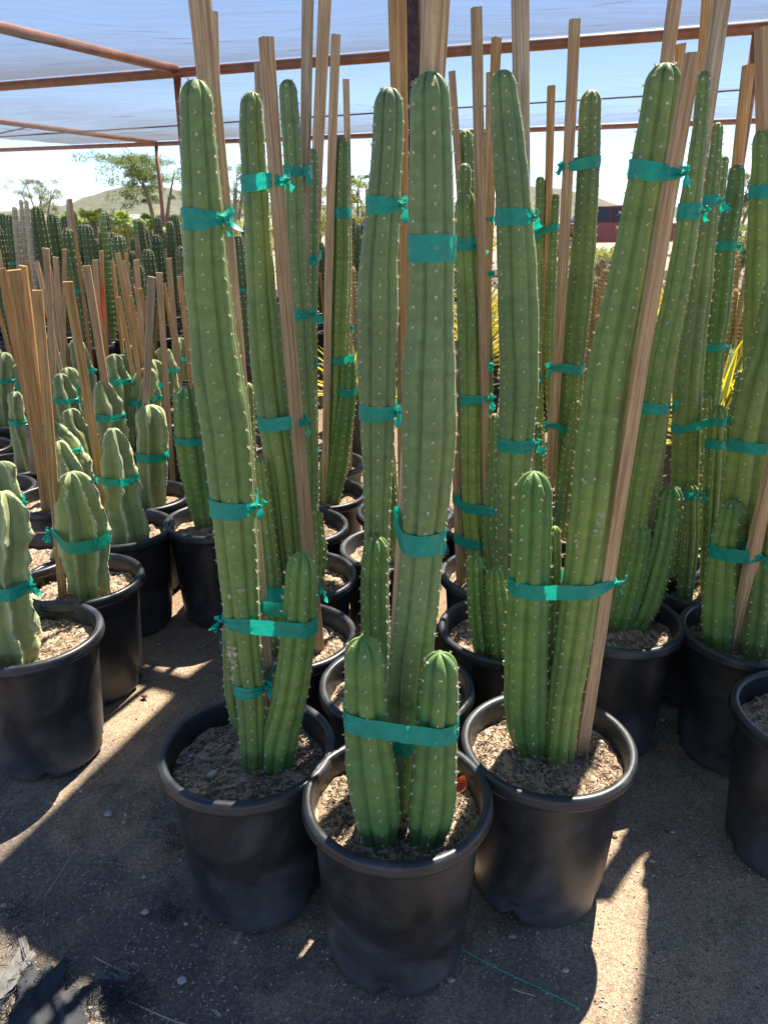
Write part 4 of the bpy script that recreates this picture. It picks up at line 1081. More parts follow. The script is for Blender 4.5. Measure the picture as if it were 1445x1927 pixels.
wv('wavy cactus with a rounded pale crown left of the orange stake, middle of the rows', (135, 832), [
    Wv([(142, 840, 42), (134, 790, 44), (124, 745, 46), (118, 725, 38), (115, 703, 24)], base='pot', rough=0.9, phase=-1.2)],
  [K((105, 800, 12), (87, 467, 14), 'pine', roll=0.3)], [T([('s', 0, 750)], 10, 'R', 0.4)])
wv('double topped wavy cactus beneath the crossing stakes in the middle rows', (232, 825), [
    Wv([(240, 840, 40), (236, 780, 42), (226, 720, 42), (218, 690, 36), (214, 666, 22)], base='pot', rough=1.1, phase=-1.3),
    Wv([(250, 840, 40), (262, 780, 46), (272, 730, 50), (278, 710, 40), (280, 692, 24)], base='pot', off=(0.08, 0.02), rough=0.8)],
  [K((262, 700, 11), (222, 476, 13), 'orange_wood', roll=0.35), K((325, 898, 12), (300, 513, 14), 'pine', off=(0.1, -0.1), roll=0.3)],
  [T([('s', 0, 715)], 12, 'R', 0.4), T([('s', 1, 755)], 12, 'R', 0.4)])
wv('left edge wavy cactus with spiky crown in the middle rows', (10, 790), [
    Wv([(14, 800, 38), (12, 750, 38), (10, 700, 36), (9, 663, 22)], base='pot', rough=1.0)], [], [T([('s', 0, 714)], 8, 'R', 0.4)])
def loose_pot(label, pot):
    return plant(label, pot, [], [], (), 'empty looking pots between the rows', 'pot', name='nursery_pot')
wv('half hidden wavy cactus over the shaded pot at the left edge', (-22, 918), [Wv([(-20, 925, 44), (-25, 860, 46), (-22, 800, 30)], base='pot', rough=1.0)])
wv('hidden wavy cactus behind the plump finned one, its soil showing left of the stake', (40, 1040), [Wv([(150, 1050, 40), (140, 980, 44), (140, 900, 44), (118, 850, 40), (110, 830, 24)], base='pot', off=(0.1, 0.08), rough=1.0)])
# ------------------------------------------------------------------ rows farther back, copied from a few sources
def pt(x, y, z): return Vector((x, y, z))
def proto_wavy(seed, h, r, mat=None):
    e = empty('wavy_cactus', (0, 0, 0)); po = bpy.data.objects.new('pot', POT_FAR); link(po); po.parent = e
    so = bpy.data.objects.new('soil', SOIL_FAR); link(so); so.parent = e
    rr = random.Random(seed); dx = rr.uniform(-.04, .04)
    c = [pt(0, 0, SOILZ - .01), pt(dx * .3, 0, SOILZ + h * .35), pt(dx, 0.01, SOILZ + h * .7), pt(dx * 1.3, 0.01, SOILZ + h)]
    o, inf = wavy_stem('stem', e, Vector(), c, [r * .9, r, r * 1.05, r * .8], 5 + seed % 2, -1.3, 2, seed * 1.7, 1.0)
    s, k = stake_obj(e, Vector(), pt(-0.055, 0.02, SOILZ - .05), pt(-0.10 + dx, 0.03, SOILZ + h + rr.uniform(.35, .6)), 0.03, 0.03, ('orange_wood', 'pine')[seed % 2], seed, 0.4)
    bz = SOILZ + h * rr.uniform(.5, .7); py = proj((0, 3, bz))
    inf2 = dict(inf); c2 = None
    # tape at a fixed height
    bi = min(range(len(inf['pts'])), key=lambda i: abs(inf['pts'][i].z - bz))
    ring_tape(e, inf['pts'][bi], inf['rad'][bi] * 1.06, 0.03, seed)
    return e
def ring_tape(e, c, r, h, seed, cut=None):
    m = MB(); n = 20; V = []; Fc = []
    for k in range(n):
        a = 2 * math.pi * k / n
        for j in range(3): V.append((c.x + math.cos(a) * (r + .002), c.y + math.sin(a) * (r + .002), c.z + (j - 1) * h / 2 * (1 + .2 * wob(a * 3, seed)) + .004 * math.sin(a + seed)))
    for k in range(n):
        for j in range(2): Fc.append((k * 3 + j, ((k + 1) % n) * 3 + j, ((k + 1) % n) * 3 + j + 1, k * 3 + j + 1))
    m.add(V, Fc); m.lump((c.x + r + .006, c.y - .01, c.z), 0.01, seed, 1.0); return m.build('tape', M['tape'], e)
def proto_field(seed, h, r, tip=True, stake=True, tapez=None):
    e = empty('field_cactus', (0, 0, 0)); po = bpy.data.objects.new('pot', POT_FAR); link(po); po.parent = e
    so = bpy.data.objects.new('soil', SOIL_FAR); link(so); so.parent = e
    rr = random.Random(seed); dx = rr.uniform(-.05, .05); dy = rr.uniform(-.04, .04)
    c = [pt(0, 0, SOILZ - .01), pt(dx * .3, dy * .3, SOILZ + h * .35), pt(dx * .8, dy * .8, SOILZ + h * .7), pt(dx, dy, SOILZ + h)]
    n = 9
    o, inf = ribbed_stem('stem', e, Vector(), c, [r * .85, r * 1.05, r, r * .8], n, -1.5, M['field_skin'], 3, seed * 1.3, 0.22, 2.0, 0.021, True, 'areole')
    if tip:
        m = MB()
        for k in range(14):
            a = rr.random() * 6.28; q = rr.random() * r * .5
            b = c[-1] + Vector((q * math.cos(a), q * math.sin(a), -.004))
            d = Vector((math.cos(a) * .6, math.sin(a) * .6, 1)).normalized()
            m.tube([b, b + d * .014], [.003, .0005], 4)
        m.build('new_spines', M['red_tip'], o)
    if stake: stake_obj(e, Vector(), pt(0.06, 0.0, SOILZ - .05), pt(0.07 + rr.uniform(-.1, .1), rr.uniform(-.05, .05), SOILZ + h * rr.uniform(.55, .82)), 0.034, 0.034, ('orange_wood', 'orange_wood', 'orange_wood')[seed % 3], seed, 0.4)
    bi = min(range(len(inf['pts'])), key=lambda i: abs(inf['pts'][i].z - (SOILZ + h * (tapez or .55))))
    ring_tape(e, inf['pts'][bi], inf['rad'][bi] * 1.02, 0.028, seed)
    return e
wp = [proto_wavy(s, h, r) for s, h, r in ((1, .36, .062), (2, .30, .056), (3, .42, .06), (4, .33, .064))]
for e in wp:
    tag(e, 'small pale wavy cactus with its stake in the distant left rows behind the taller ones', 'wavy cactus', 'distant wavy cacti with stakes at left')
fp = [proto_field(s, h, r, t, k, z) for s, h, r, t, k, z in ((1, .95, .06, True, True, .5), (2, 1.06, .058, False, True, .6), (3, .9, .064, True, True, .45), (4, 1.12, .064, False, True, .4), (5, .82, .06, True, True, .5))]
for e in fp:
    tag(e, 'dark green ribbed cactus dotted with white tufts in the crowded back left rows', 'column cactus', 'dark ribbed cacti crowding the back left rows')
rows = random.Random(21)
used = set()
ORD = ['first', 'second', 'third', 'fourth', 'fifth', 'sixth', 'seventh', 'eighth', 'ninth', 'tenth', 'eleventh', 'twelfth', 'thirteenth', 'fourteenth', 'fifteenth', 'sixteenth', 'seventeenth', 'eighteenth', 'nineteenth', 'twentieth']
WD = ['low pale', 'stubby pale', 'taller pale', 'thick pale']
FD = ['red tipped dark', 'bare topped dark', 'low red tipped dark', 'tallest kind of dark', 'short red tipped dark']
def put(pl, k, x, y, rz, sc=1.0):
    src = pl[k]
    o = copy_tree(src) if (id(pl), k) in used else src
    used.add((id(pl), k))
    o.location = (x, y, 0); o.rotation_euler.z = rz; o.scale = (1, 1, sc) if sc == 1 else (sc, sc, sc)
    return o
# wavy rows, from the last hand placed row back
y = 3.35; j = 0
while y < 5.9:
    x = -0.60 * y + (0.2 if j % 2 else 0); q_ = 0
    while x < -0.19 * y:
        if rows.random() < 0.95 and all((x - a_) ** 2 + (y - b_) ** 2 > .33 ** 2 for a_, b_ in PLACED):
            kk = rows.randrange(4); o_ = put(wp, kk, x + rows.uniform(-.04, .04), y + rows.uniform(-.05, .05), rows.uniform(-.7, .7), rows.uniform(.92, 1.05)); o_['label'] = WD[kk] + ' wavy cactus, ' + ORD[q_] + ' from left in distant wavy row ' + ORD[j]
        x += 0.42; q_ += 1
    y += 0.44; j += 1
y = 6.3; j = 0
while y < 11.0:
    x = -0.60 * y + (0.2 if j % 2 else 0); q_ = 0
    while x < 0.10 * y:
        if not (-0.05 * y < x < 0.09 * y and y < 7) and rows.random() < 0.88:
            kk = rows.randrange(5); o_ = put(fp, kk, x + rows.uniform(-.05, .05), y + rows.uniform(-.06, .06), rows.uniform(-3.1, 3.1), rows.uniform(.93, 1.07)); o_['label'] = FD[kk] + ' ribbed cactus, ' + ORD[q_] + ' from left in back row ' + ORD[j]
        x += 0.45; q_ += 1
    y += 0.52; j += 1
# extra stakes leaning out of the crowded rows
ls = [((278, 640, 9), (258, 447, 9), 7.5), ((157, 560, 8), (133, 374, 8), 6.2), ((122, 700, 12), (105, 484, 13), 4.6), ((262, 640, 10), (232, 491, 11), 5.2), ((200, 640, 9), (191, 472, 10), 5.6), ((268, 620, 11), (257, 489, 13), 5.5), ((332, 640, 11), (318, 486, 12), 5.2), ((352, 660, 10), (338, 520, 11), 5.0), ((190, 640, 12), (180, 489, 12), 5.0), ((90, 560, 12), (68, 491, 13), 5.2), ((245, 600, 9), (238, 476, 9), 6.0), ((20, 600, 11), (-4, 470, 13), 4.8), ((122, 600, 10), (122, 469, 10), 5.6)]
LST = ['long slender stake leaning above the back rows, left of the pale woolly columns', 'tallest pale stake standing out against the palms', 'narrow pine stake rising behind the big square stake', 'short stake crossing behind the double topped cactus', 'straight short stake behind the one with the red ribbon', 'wide cut stake end among the dark ribbed cacti', 'stake leaning left beside the front left column', 'stake nearest the front left column at mid height', 'stake carrying a red marking ribbon', 'flat cut stake top left of the pine stake', 'thin stake among the dark columns', 'stake tip at the left photo edge', 'thin upright stake with pale end in the back rows']
LST[0] = 'long pale stake leaning left over the dark cacti, right of the palms'
for i, (b, t, Y) in enumerate(ls):
    pb = at_Y(b[0], b[1], Y); ptop = at_Y(t[0], t[1], Y)
    d = ptop - pb; pb = pb + d * ((0.0 - pb.z) / d.z)
    wb = b[2] * proj(pb)[2] / F; wt = t[2] * proj(ptop)[2] / F
    e = empty('garden_stake', pb, LST[i], 'stake', 'loose wooden stakes in the left rows')
    stake_obj(e, pb, pb - Vector((0, 0, .02)), ptop, wb * .95, wt, ('pine', 'orange_wood', 'pine')[i % 3], 50 + i * 3, 0.4)
    if i == 8:
        m = MB(); a = at_Y(193, 535, Y - .04); pts = [a, at_Y(194, 560, Y - .04), at_Y(191, 578, Y - .04), at_Y(195, 600, Y - .04)]
        V = []; Fc = []
        for q, p in enumerate(pts): V += [p + Vector((-.008, 0, 0)) - pb, p + Vector((.008, .004, 0)) - pb]
        for q in range(3): Fc.append((q * 2, q * 2 + 1, q * 2 + 3, q * 2 + 2))
        m.add(V, Fc); m.build('ribbon', M['ribbon_red'], e)
# pale woolly columns and slim ones above the rows
def woolly(label, px, pyt, pyb, w, Y, mat='woolly', n=12, name='woolly_cactus'):
    b = at_Y(px, pyb, Y); t = at_Y(px, pyt, Y); e = empty(name, (b.x, b.y, 0), label, 'column cactus')
    po = bpy.data.objects.new('pot', POT_FAR); link(po); po.parent = e
    so = bpy.data.objects.new('soil', SOIL_FAR); link(so); so.parent = e
    r = w * proj(t)[2] / F / 2
    ribbed_stem('stem', e, Vector((b.x, b.y, 0)), [pt(b.x, b.y, SOILZ - .01), pt(b.x + .01, b.y, .8), t.lerp(pt(b.x, b.y, .8), .3), t], [r * .8, r, r * 1.05, r * .8], n, 0, M[mat], 3, px * .1, .12, 2, 0.03, True, 'areole')
woolly('white woolly column cactus standing left of two like it, far left', 28, 388, 470, 12, 7.4)
woolly('woolly column cactus, middle of the three pale ones at far left', 40, 375, 450, 9, 7.6)
woolly('woolly column cactus with a green tape, right of the three pale ones', 50, 376, 450, 10, 7.2)
woolly('brownish woolly column beside the tallest pale stake', 79, 407, 450, 9, 8.0)
woolly('slender grey woolly column right behind the tallest pale stake', 129, 374, 450, 10, 7.8)
woolly('smooth green finger cactus alone against the pale bushes', 194, 399, 470, 13, 7.4, 'cactus', 10, 'finger_cactus')
woolly('smaller green finger cactus near the thin frame post', 255, 412, 470, 9, 8.4, 'cactus', 10, 'finger_cactus')

# ------------------------------------------------------------------ glimpses at the right: golden curly cacti, striped agaves
def curly(label, px, py, Y, h, s):
    p = at_Y(px, py, Y); b = Vector((p.x, p.y, 0)); e = empty('golden_cactus', b, label, 'golden cactus', 'golden spined cacti in the right background')
    po = bpy.data.objects.new('pot', POT_FAR); link(po); po.parent = e
    so = bpy.data.objects.new('soil', SOIL_FAR); link(so); so.parent = e
    r = random.Random(s)
    for k in range(5):
        a = r.random() * 6.28; lean = r.uniform(.02, .09); hh = h * r.uniform(.75, 1.05)
        c = [pt(b.x + .03 * math.cos(a), b.y + .03 * math.sin(a), SOILZ), pt(b.x + lean * .5 * math.cos(a), b.y + lean * .5 * math.sin(a), hh * .6), pt(b.x + lean * math.cos(a), b.y + lean * math.sin(a), hh), pt(b.x + lean * 1.7 * math.cos(a), b.y + lean * 1.6 * math.sin(a), hh - .03)]
        ribbed_stem('stem', e, b, c, [.014, .016, .015, .013], 7, 0, M['golden'], 2, s + k, .2, 2, .014, True, 'spine')
    z = proj((b.x, b.y, h * .7))
for i, (px, py, Y, h) in enumerate(((1127, 492, 5.0, 1.22), (1118, 560, 5.3, 1.05), (1388, 560, 4.6, 1.12), (1398, 520, 5.2, 1.22), (900, 600, 5.4, 1.1), (672, 520, 5.6, 1.1), (1140, 520, 5.6, 1.15), (1015, 600, 5.8, 1.0))):
    curly(['golden curly cactus glimpsed left of the leaning right column', 'lower golden curly cactus behind the square stake', 'golden arching cactus just above the yellow agaves', 'golden arching cactus beside the right edge column', 'golden cactus hidden behind the knobby headed plant', 'golden cactus seen between the two middle columns', 'farther golden cactus left of the leaning right column', 'golden cactus in the gap right of centre'][i], px, py, Y, h, i * 11 + 3)
def agave(label, p, sc, s):
    e = empty('striped_agave', p, label, 'agave', 'yellow edged agaves in the right background')
    po = bpy.data.objects.new('pot', POT_FAR); link(po); po.parent = e
    so = bpy.data.objects.new('soil', SOIL_FAR); link(so); so.parent = e
    r = random.Random(s)
    for k in range(44):
        a = k * 2.4 + r.uniform(-.2, .2); el = 1.4 - k * 0.026; L = sc * r.uniform(.42, .55); w = .03
        V = []; Fc = []; mi = []
        d = Vector((math.cos(a), math.sin(a), 0)); sd = Vector((-d.y, d.x, 0)); n = 8
        pos = Vector((0, 0, SOILZ)); ang = el
        for i in range(n + 1):
            u = i / n; wd = w * (0.75 + .6 * u - 1.3 * u * u) * (1 if u < .98 else .05)
            nn = d * -math.sin(ang) + Vector((0, 0, math.cos(ang)))
            V += [pos - sd * wd + nn * wd * .35, pos - sd * wd * .55, pos + sd * wd * .55, pos + sd * wd + nn * wd * .35]
            pos = pos + (d * math.cos(ang) + Vector((0, 0, math.sin(ang)))) * (L / n); ang -= 0.06 + .03 * r.random()
        for i in range(n):
            for q in range(3): Fc.append((i * 4 + q, i * 4 + q + 1, i * 4 + q + 5, i * 4 + q + 4)); mi.append(0 if q == 1 else 1)
        mesh_obj('leaf', V, Fc, None, e, mats=[M['agave_green'], M['agave_yellow']], mi=mi)
    return e
for i, (px, py, Y, sc) in enumerate(((1378, 640, 3.75, 1.0), (1398, 680, 4.3, 1.1), (1372, 600, 4.7, 1.2), (1392, 600, 5.1, 1.2), (668, 640, 4.9, 1.0), (1342, 620, 4.9, 1.0), (1385, 600, 5.6, 1.5), (1410, 600, 4.7, 1.4), (1360, 600, 5.3, 1.4), (1380, 600, 4.15, 1.25))):
    p = at_Y(px, py, Y); p.z = 0
    agave(['yellow edged agave lowest in the right gap', 'yellow edged agave just behind the lowest one, its leaves nearer the right column', 'yellow edged agave above the lowest, left side of the right gap', 'farthest yellow edged agave in the right gap', 'yellow edged agave between the two middle columns', 'yellow edged agave hidden behind the slim right cactus', 'tallest yellow edged agave showing high in the right gap', 'yellow edged agave at the right side of the right gap', 'yellow edged agave tucked behind the leaning slim cactus', 'bright yellow agave just above the short pups at right'][i], p, sc, 7 + i)

j = 0; y = 6.1
ag0 = None
while y < 9.5:
    x = 0.12 * y; q_ = 0
    while x < 0.62 * y:
        if rows.random() < .8:
            if ag0 is None: ag0 = agave('x', Vector((x, y, 0)), 1.0, 77); o_ = ag0
            else: o_ = copy_tree(ag0); o_.location = (x + rows.uniform(-.05, .05), y, 0); o_.rotation_euler.z = rows.uniform(-3, 3)
            o_['label'] = 'striped agave, ' + ORD[q_] + ' from left in distant agave row ' + ORD[j]; o_['group'] = 'distant agave rows at right'
        x += .55; q_ += 1
    y += .6; j += 1
# ------------------------------------------------------------------ background: bushes, trees, palms, hills, truck
def leafcloud(mb, c, rad, n, leaf, r, squash=0.8, shell=0.35, long=1.6):
    for i in range(n):
        th = r.random() * 6.283; ph = math.acos(r.uniform(-.8, 1)); q = (shell + (1 - shell) * r.random()) ** .6
        d = Vector((math.sin(ph) * math.cos(th), math.sin(ph) * math.sin(th), math.cos(ph) * squash)) * rad * q
        p = Vector(c) + d
        a = Vector((r.gauss(0, 1), r.gauss(0, 1), r.gauss(0, 1))).normalized(); b = a.cross(Vector((r.gauss(0, 1), r.gauss(0, 1), r.gauss(0, 1)))).normalized()
        s = leaf * r.uniform(.6, 1.4)
        mb.add([p - a * s * long, p + b * s * .5, p + a * s * long, p - b * s * .5], [(0, 1, 2, 3)])
def tree(label, px, pytop, Y, width_px, mat, s, cat='tree', density=1.0, feathery=False, group='trees beyond the nursery'):
    r = random.Random(s); top = at_Y(px, pytop, Y); h = top.z; b = Vector((top.x, Y, 0))
    w = width_px / F * Y * 1.0 / 2
    e = empty('tree', b, label, cat, group)
    tk = MB(); br = []
    for k in range(4):
        a = k * 1.6 + r.uniform(-.4, .4); sp_ = w * r.uniform(.25, .5)
        pts = [Vector((0.05 * math.cos(a), 0.05 * math.sin(a), -0.05)), Vector((sp_ * .3 * math.cos(a), sp_ * .3 * math.sin(a), h * .3)), Vector((sp_ * .8 * math.cos(a), sp_ * .8 * math.sin(a), h * .6)), Vector((sp_ * 1.3 * math.cos(a), sp_ * 1.3 * math.sin(a), h * .85))]
        tk.tube(pts, [h * .03, h * .022, h * .014, h * .005], 7); br.append(pts)
    for k in range(14):
        bp = r.choice(br); q = bp[2].lerp(bp[3], r.random()) if r.random() < .6 else bp[1].lerp(bp[2], r.random())
        a = r.random() * 6.28; e2 = q + Vector((math.cos(a) * w * .45, math.sin(a) * w * .45, h * r.uniform(.05, .25)))
        tk.tube([q, q.lerp(e2, .5) + Vector((0, 0, .03 * h)), e2], [h * .008, h * .005, h * .002], 5); br.append([q, q, q.lerp(e2, .5), e2])
    tk.build('trunk', M['bark'], e)
    cr = MB(); nb = int(70 * density)
    for k in range(nb):
        bp = r.choice(br); q = bp[2].lerp(bp[3], r.uniform(.3, 1.1))
        q = q + Vector((r.gauss(0, .3) * w, r.gauss(0, .3) * w, r.gauss(-.04, .12) * h))
        q.z = min(q.z, h * .93); rr = w * r.uniform(.10, .24)
        leafcloud(cr, q, rr, int(150 * (1.0 if not feathery else 1.3)), (.019 if not feathery else .010) * h / 3.2 * 1.1, r, .7, .2, 1.5 if not feathery else 4)
    cr.build('crown', M[mat], e, False)
    return e
tree('open green tree rising left of the thin frame post', 288, 288, 26, 150, 'leaf_dist', 3, density=1.6)
tree('grey green tree between the first left column and its neighbour', 432, 302, 28, 150, 'leaf_dist', 4)
tree('pale feathery leafless looking desert tree at far left', 66, 332, 30, 90, 'leaf_grey', 5, density=.8, feathery=True)
tree('sunlit feathery tree seen between the middle columns', 672, 330, 24, 120, 'bush', 6)
tree('thin tall sapling poking above the middle feathery tree', 690, 322, 30, 60, 'leaf_dist', 16, density=.7)
tree('dusty tree beside the right edge column', 1392, 318, 20, 110, 'leaf_dist', 8)
tree('small leafy tree left of the slim leaning right cactus', 1345, 322, 23, 60, 'leaf_dist', 9)
tree('broad dusty tree behind the second left column', 560, 350, 32, 160, 'leaf_grey', 10)
def bush(label, px, pytop, Y, wpx, mat, s):
    r = random.Random(s); t = at_Y(px, pytop, Y); e = empty('bush', (t.x, Y, 0), label, 'bush', 'bushes beyond the nursery')
    w = wpx / F * Y / 2; h = max(t.z, .3); m = MB(); st_ = MB()
    for k in range(9):
        a = r.random() * 6.28; st_.tube([(0, 0, -.02), (w * .4 * math.cos(a), w * .4 * math.sin(a), h * .4), (w * .8 * math.cos(a), w * .8 * math.sin(a), h * .85)], [.03, .02, .006], 5)
    st_.build('stems', M['bark'], e)
    for k in range(16):
        a = r.random() * 6.28; q = w * math.sqrt(r.random()) * .8
        leafcloud(m, (q * math.cos(a), q * math.sin(a), h * r.uniform(.25, .8)), w * .32, 130, .035 * Y / 25, r, .7, .1, 1.8)
    m.build('foliage', M[mat], e, False)
BL = ['yellow green bush at the far left edge', 'low flowering bush behind the woolly columns', 'grey bush under the palms', 'bright bush right of the palms', 'pale weedy bush below the open green tree', 'dry bush left of the frame post foot', 'bush glimpsed past the second left column', 'yellow bush between the middle columns', 'dry bush below the red truck', 'bush beside the rubble bank at right', 'grey green bush below the right tree', 'bush low in the gap right of the middle column', 'sage coloured bush at right']
for i, (px, py, Y, w, mt) in enumerate(((8, 388, 20, 90, 'bush'), (85, 384, 22, 110, 'bush'), (150, 398, 20, 120, 'leaf_grey'), (235, 404, 19, 110, 'bush'), (272, 418, 16, 110, 'leaf_grey'), (325, 420, 16, 80, 'leaf_grey'), (440, 392, 20, 90, 'bush'), (668, 372, 18, 80, 'bush'), (1140, 470, 15, 60, 'leaf_grey'), (1165, 480, 17, 50, 'leaf_grey'), (1398, 395, 16, 80, 'leaf_dist'), (1030, 420, 18, 80, 'leaf_grey'), (1350, 440, 18, 60, 'leaf_grey'))):
    bush(BL[i], px, py, Y, w, mt, 30 + i)
def thicket():
    r = random.Random(99); m = MB()
    for i in range(420):
        x = r.uniform(-19, 19); y = r.uniform(23, 27); h = 0.95 + .8 * abs(wob(x * .9, 3)) + .35 * r.random()
        if x > 5: h *= .42
        leafcloud(m, (x, y, h * r.uniform(.3, .9)), .42 if x < 5 else .25, 60, .045, r, .8, .1, 1.8)
    o = m.build('thicket', M['bush'], None, False); tag(o, 'hazy belt of low desert scrub along the horizon behind the nursery', 'scrub', None, 'stuff')
thicket()
def palm(label, px, pytop, Y, wpx, s):
    r = random.Random(s); t = at_Y(px, pytop, Y); b = Vector((t.x, Y, 0)); e = empty('fan_palm', b, label, 'palm tree', 'young fan palms beyond the rows')
    w = wpx / F * Y / 2; h = t.z; hc = h * .62
    m = MB(); m.tube([(0, 0, -.05), (0.02, 0, hc * .5), (0, 0, hc)], [.14, .11, .09], 10); m.build('trunk', M['bark'], e)
    for k in range(15):
        a = k * 2.4; el = r.uniform(-.25, 1.25); L = w * r.uniform(.55, .75)
        d = Vector((math.cos(a) * math.cos(el), math.sin(a) * math.cos(el), math.sin(el)))
        c = Vector((0, 0, hc)) + d * L * .7; m = MB(); m.tube([(0, 0, hc - .05), c], .012, 4)
        sd = d.cross(Vector((0, 0, 1))); sd = sd.normalized() if sd.length > .05 else Vector((1, 0, 0)); up = sd.cross(d)
        for q in range(17):
            an = (q - 8) / 8 * 1.75; ld = (d * math.cos(an) + sd * math.sin(an)).normalized(); l = L * .75 * r.uniform(.8, 1.1) * (1 - .25 * abs(an) / 1.75)
            wv_ = ld.cross(up).normalized() * .022 * Y / 25 * 1.3
            p1 = c + ld * l * .55 + up * .02; p2 = c + ld * l + Vector((0, 0, -.22 * l))
            m.add([c, p1 + wv_, p2, p1 - wv_], [(0, 1, 2, 3)])
        m.build('frond', M['palm_leaf'], e, False)
for i, (px, py, Y, w) in enumerate(((165, 348, 19, 74), (222, 362, 21, 56), (278, 362, 19, 64), (128, 366, 22, 60), (250, 380, 23, 50))):
    palm(['brightest fan palm left of centre of the palm row', 'narrow fan palm right of the brightest one', 'fan palm just left of the thin frame post', 'shaded fan palm left of the brightest one', 'small fan palm low between two others'][i], px, py, Y, w, 60 + i)

def hills():
    m_, nt, b = newmat('desert hill'); co = coords(nt)
    c = ramp(nt, noise(nt, co, .045, 6, .7), [(0.35, (0.085, 0.095, 0.06)), (0.6, (0.14, 0.135, 0.09))])
    v = N(nt, 'ShaderNodeTexVoronoi'); v.inputs['Scale'].default_value = .28; nt.links.new(co, v.inputs['Vector'])
    c = mix(nt, ramp(nt, v.outputs['Distance'], [(.25, g(.75)), (.45, g(0))]), c, (0.04, 0.055, 0.03))
    nt.links.new(c, b.inputs['Base Color']); b.inputs['Roughness'].default_value = 1
    # skyline given by the photograph: column, row of the crest
    sk = [(-900, 388), (-300, 392), (0, 396), (120, 385), (180, 366), (215, 356), (250, 348), (300, 350), (360, 360), (450, 376), (560, 384), (680, 388), (800, 384), (920, 372), (990, 350), (1050, 353), (1110, 370), (1160, 383), (1250, 388), (1360, 384), (1500, 388), (2300, 392)]
    V = []; Fc = []; n = 160; rows_ = 14
    for j in range(rows_):
        u = j / (rows_ - 1); Y = 260 + 300 * u
        for i in range(n + 1):
            px = -900 + 3200 * i / n
            k = max(q for q in range(len(sk)) if sk[q][0] <= px + 1e-6); k = min(k, len(sk) - 2)
            t = (px - sk[k][0]) / (sk[k + 1][0] - sk[k][0]); t = t * t * (3 - 2 * t); py = sk[k][1] * (1 - t) + sk[k + 1][1] * t
            crest = at_Y(px, py + 1.2 * wob(px * .11, 2), 430).z
            prof = math.sin(math.pi / 2 * min(1, (Y - 260) / 170.0)) ** 1.5 if Y < 430 else math.cos(math.pi / 2 * (Y - 430) / 130.0) ** .8 if Y < 560 else 0
            x = at_Y(px, 400, 430).x * Y / 430
            V.append((x, Y, max(crest, 0.4) * prof * (1 + .06 * wob(px * .05 + j, 1) * (1 if Y < 420 else 0)) - .3))
    for j in range(rows_ - 1):
        for i in range(n): Fc.append((j * (n + 1) + i, j * (n + 1) + i + 1, (j + 1) * (n + 1) + i + 1, (j + 1) * (n + 1) + i))
    o = mesh_obj('hills', V, Fc, m_); o['kind'] = 'structure'
hills()
# pale dirt road crossing behind the nursery, and a low bank of rubble
m_ = simple('pale dirt road', (0.3, 0.26, 0.2), .95, .15, 1.0)
mb = MB(); mb.add([(-60, 30, .004), (60, 24, .004), (60, 33, .004), (-60, 41, .004)], [(0, 1, 2, 3)]); o = mb.build('road', m_, None, False); o['kind'] = 'structure'
def rubble():
    r = random.Random(3); m = MB()
    for i in range(700):
        x = r.uniform(2.0, 13); m.lump((x, 18.5 - .25 * x + r.gauss(0, .35), abs(r.gauss(0, .16))), r.uniform(.05, .16), i, .8, r.random() * 6)
    o = m.build('rubble_bank', M['stone'], None, False); tag(o, 'low bank of brown rubble stones in front of the red truck', 'rubble', None, 'stuff')
rubble()

def vehicle_truck():
    c = at_Y(1143, 436, 31); e = empty('pickup_truck', (c.x, c.y, 0), 'dark red pickup truck parked far off at right, half hidden', 'truck')
    red = simple('red truck paint', (0.22, 0.045, 0.045), .3, .15, 3, 0, 0); gl = simple('dark window glass', (.04, .05, .06), .1, .1, 3, 0, 0); tyre = simple('black tyre', (.02, .02, .02), .8, .1); rimm = simple('grey wheel rim', (.4, .4, .4), .4, .1, 3, .6)
    e.rotation_euler.z = R(6)
    prof = [(-2.6, .45), (-2.6, 1.0), (-2.5, 1.08), (-1.3, 1.14), (-.75, 1.72), (.55, 1.76), (.85, 1.16), (2.65, 1.14), (2.7, .5)]
    V = []; Fc = []; n = len(prof)
    for y in (-.9, .9):
        for x, z in prof: V.append((x, y * (.84 if z > 1.5 else 1), z))
    Fc = [tuple(range(n)), tuple(range(2 * n - 1, n - 1, -1))] + [(i, i + n, (i + 1) % n + n, (i + 1) % n) for i in range(n)]
    bd = mesh_obj('body', V, Fc, red, e, False)
    for x0, x1 in ((-1.08, -.32), (-.22, .5)):
        m = MB(); m.add([(x0, -.925, 1.2), (x1 + (.16 if x1 > 0 else 0), -.925, 1.2), (x1, -.83, 1.64), (x0 + .36 if x0 < -1 else x0, -.83, 1.64)], [(0, 1, 2, 3)]); m.build('window', gl, e, False)
    m = MB(); m.add([(-1.26, -.8, 1.2), (-1.26, .8, 1.2), (-.8, .72, 1.68), (-.8, -.72, 1.68)], [(0, 1, 2, 3)]); w_ = m.build('windscreen', gl, e, False); w_.location.x = -.02
    for x in (-1.7, 1.65):
        for y in (-.86, .86):
            m = MB(); m.tube([(x, y - .11, .38), (x, y + .11, .38)], .38, 20); t = m.build('tyre', tyre, e)
            m = MB(); m.tube([(x, y - .125, .38), (x, y + .125, .38)], .2, 14); m.build('wheel_rim', rimm, t)
    m = MB(); m.box((-2.64, 0, .55), (.06, .88, .1)); m.build('bumper', rimm, e, False)
    m = MB(); m.box((-2.61, -.62, .88), (.03, .16, .08)); m.build('headlight', rimm, e, False)
vehicle_truck()
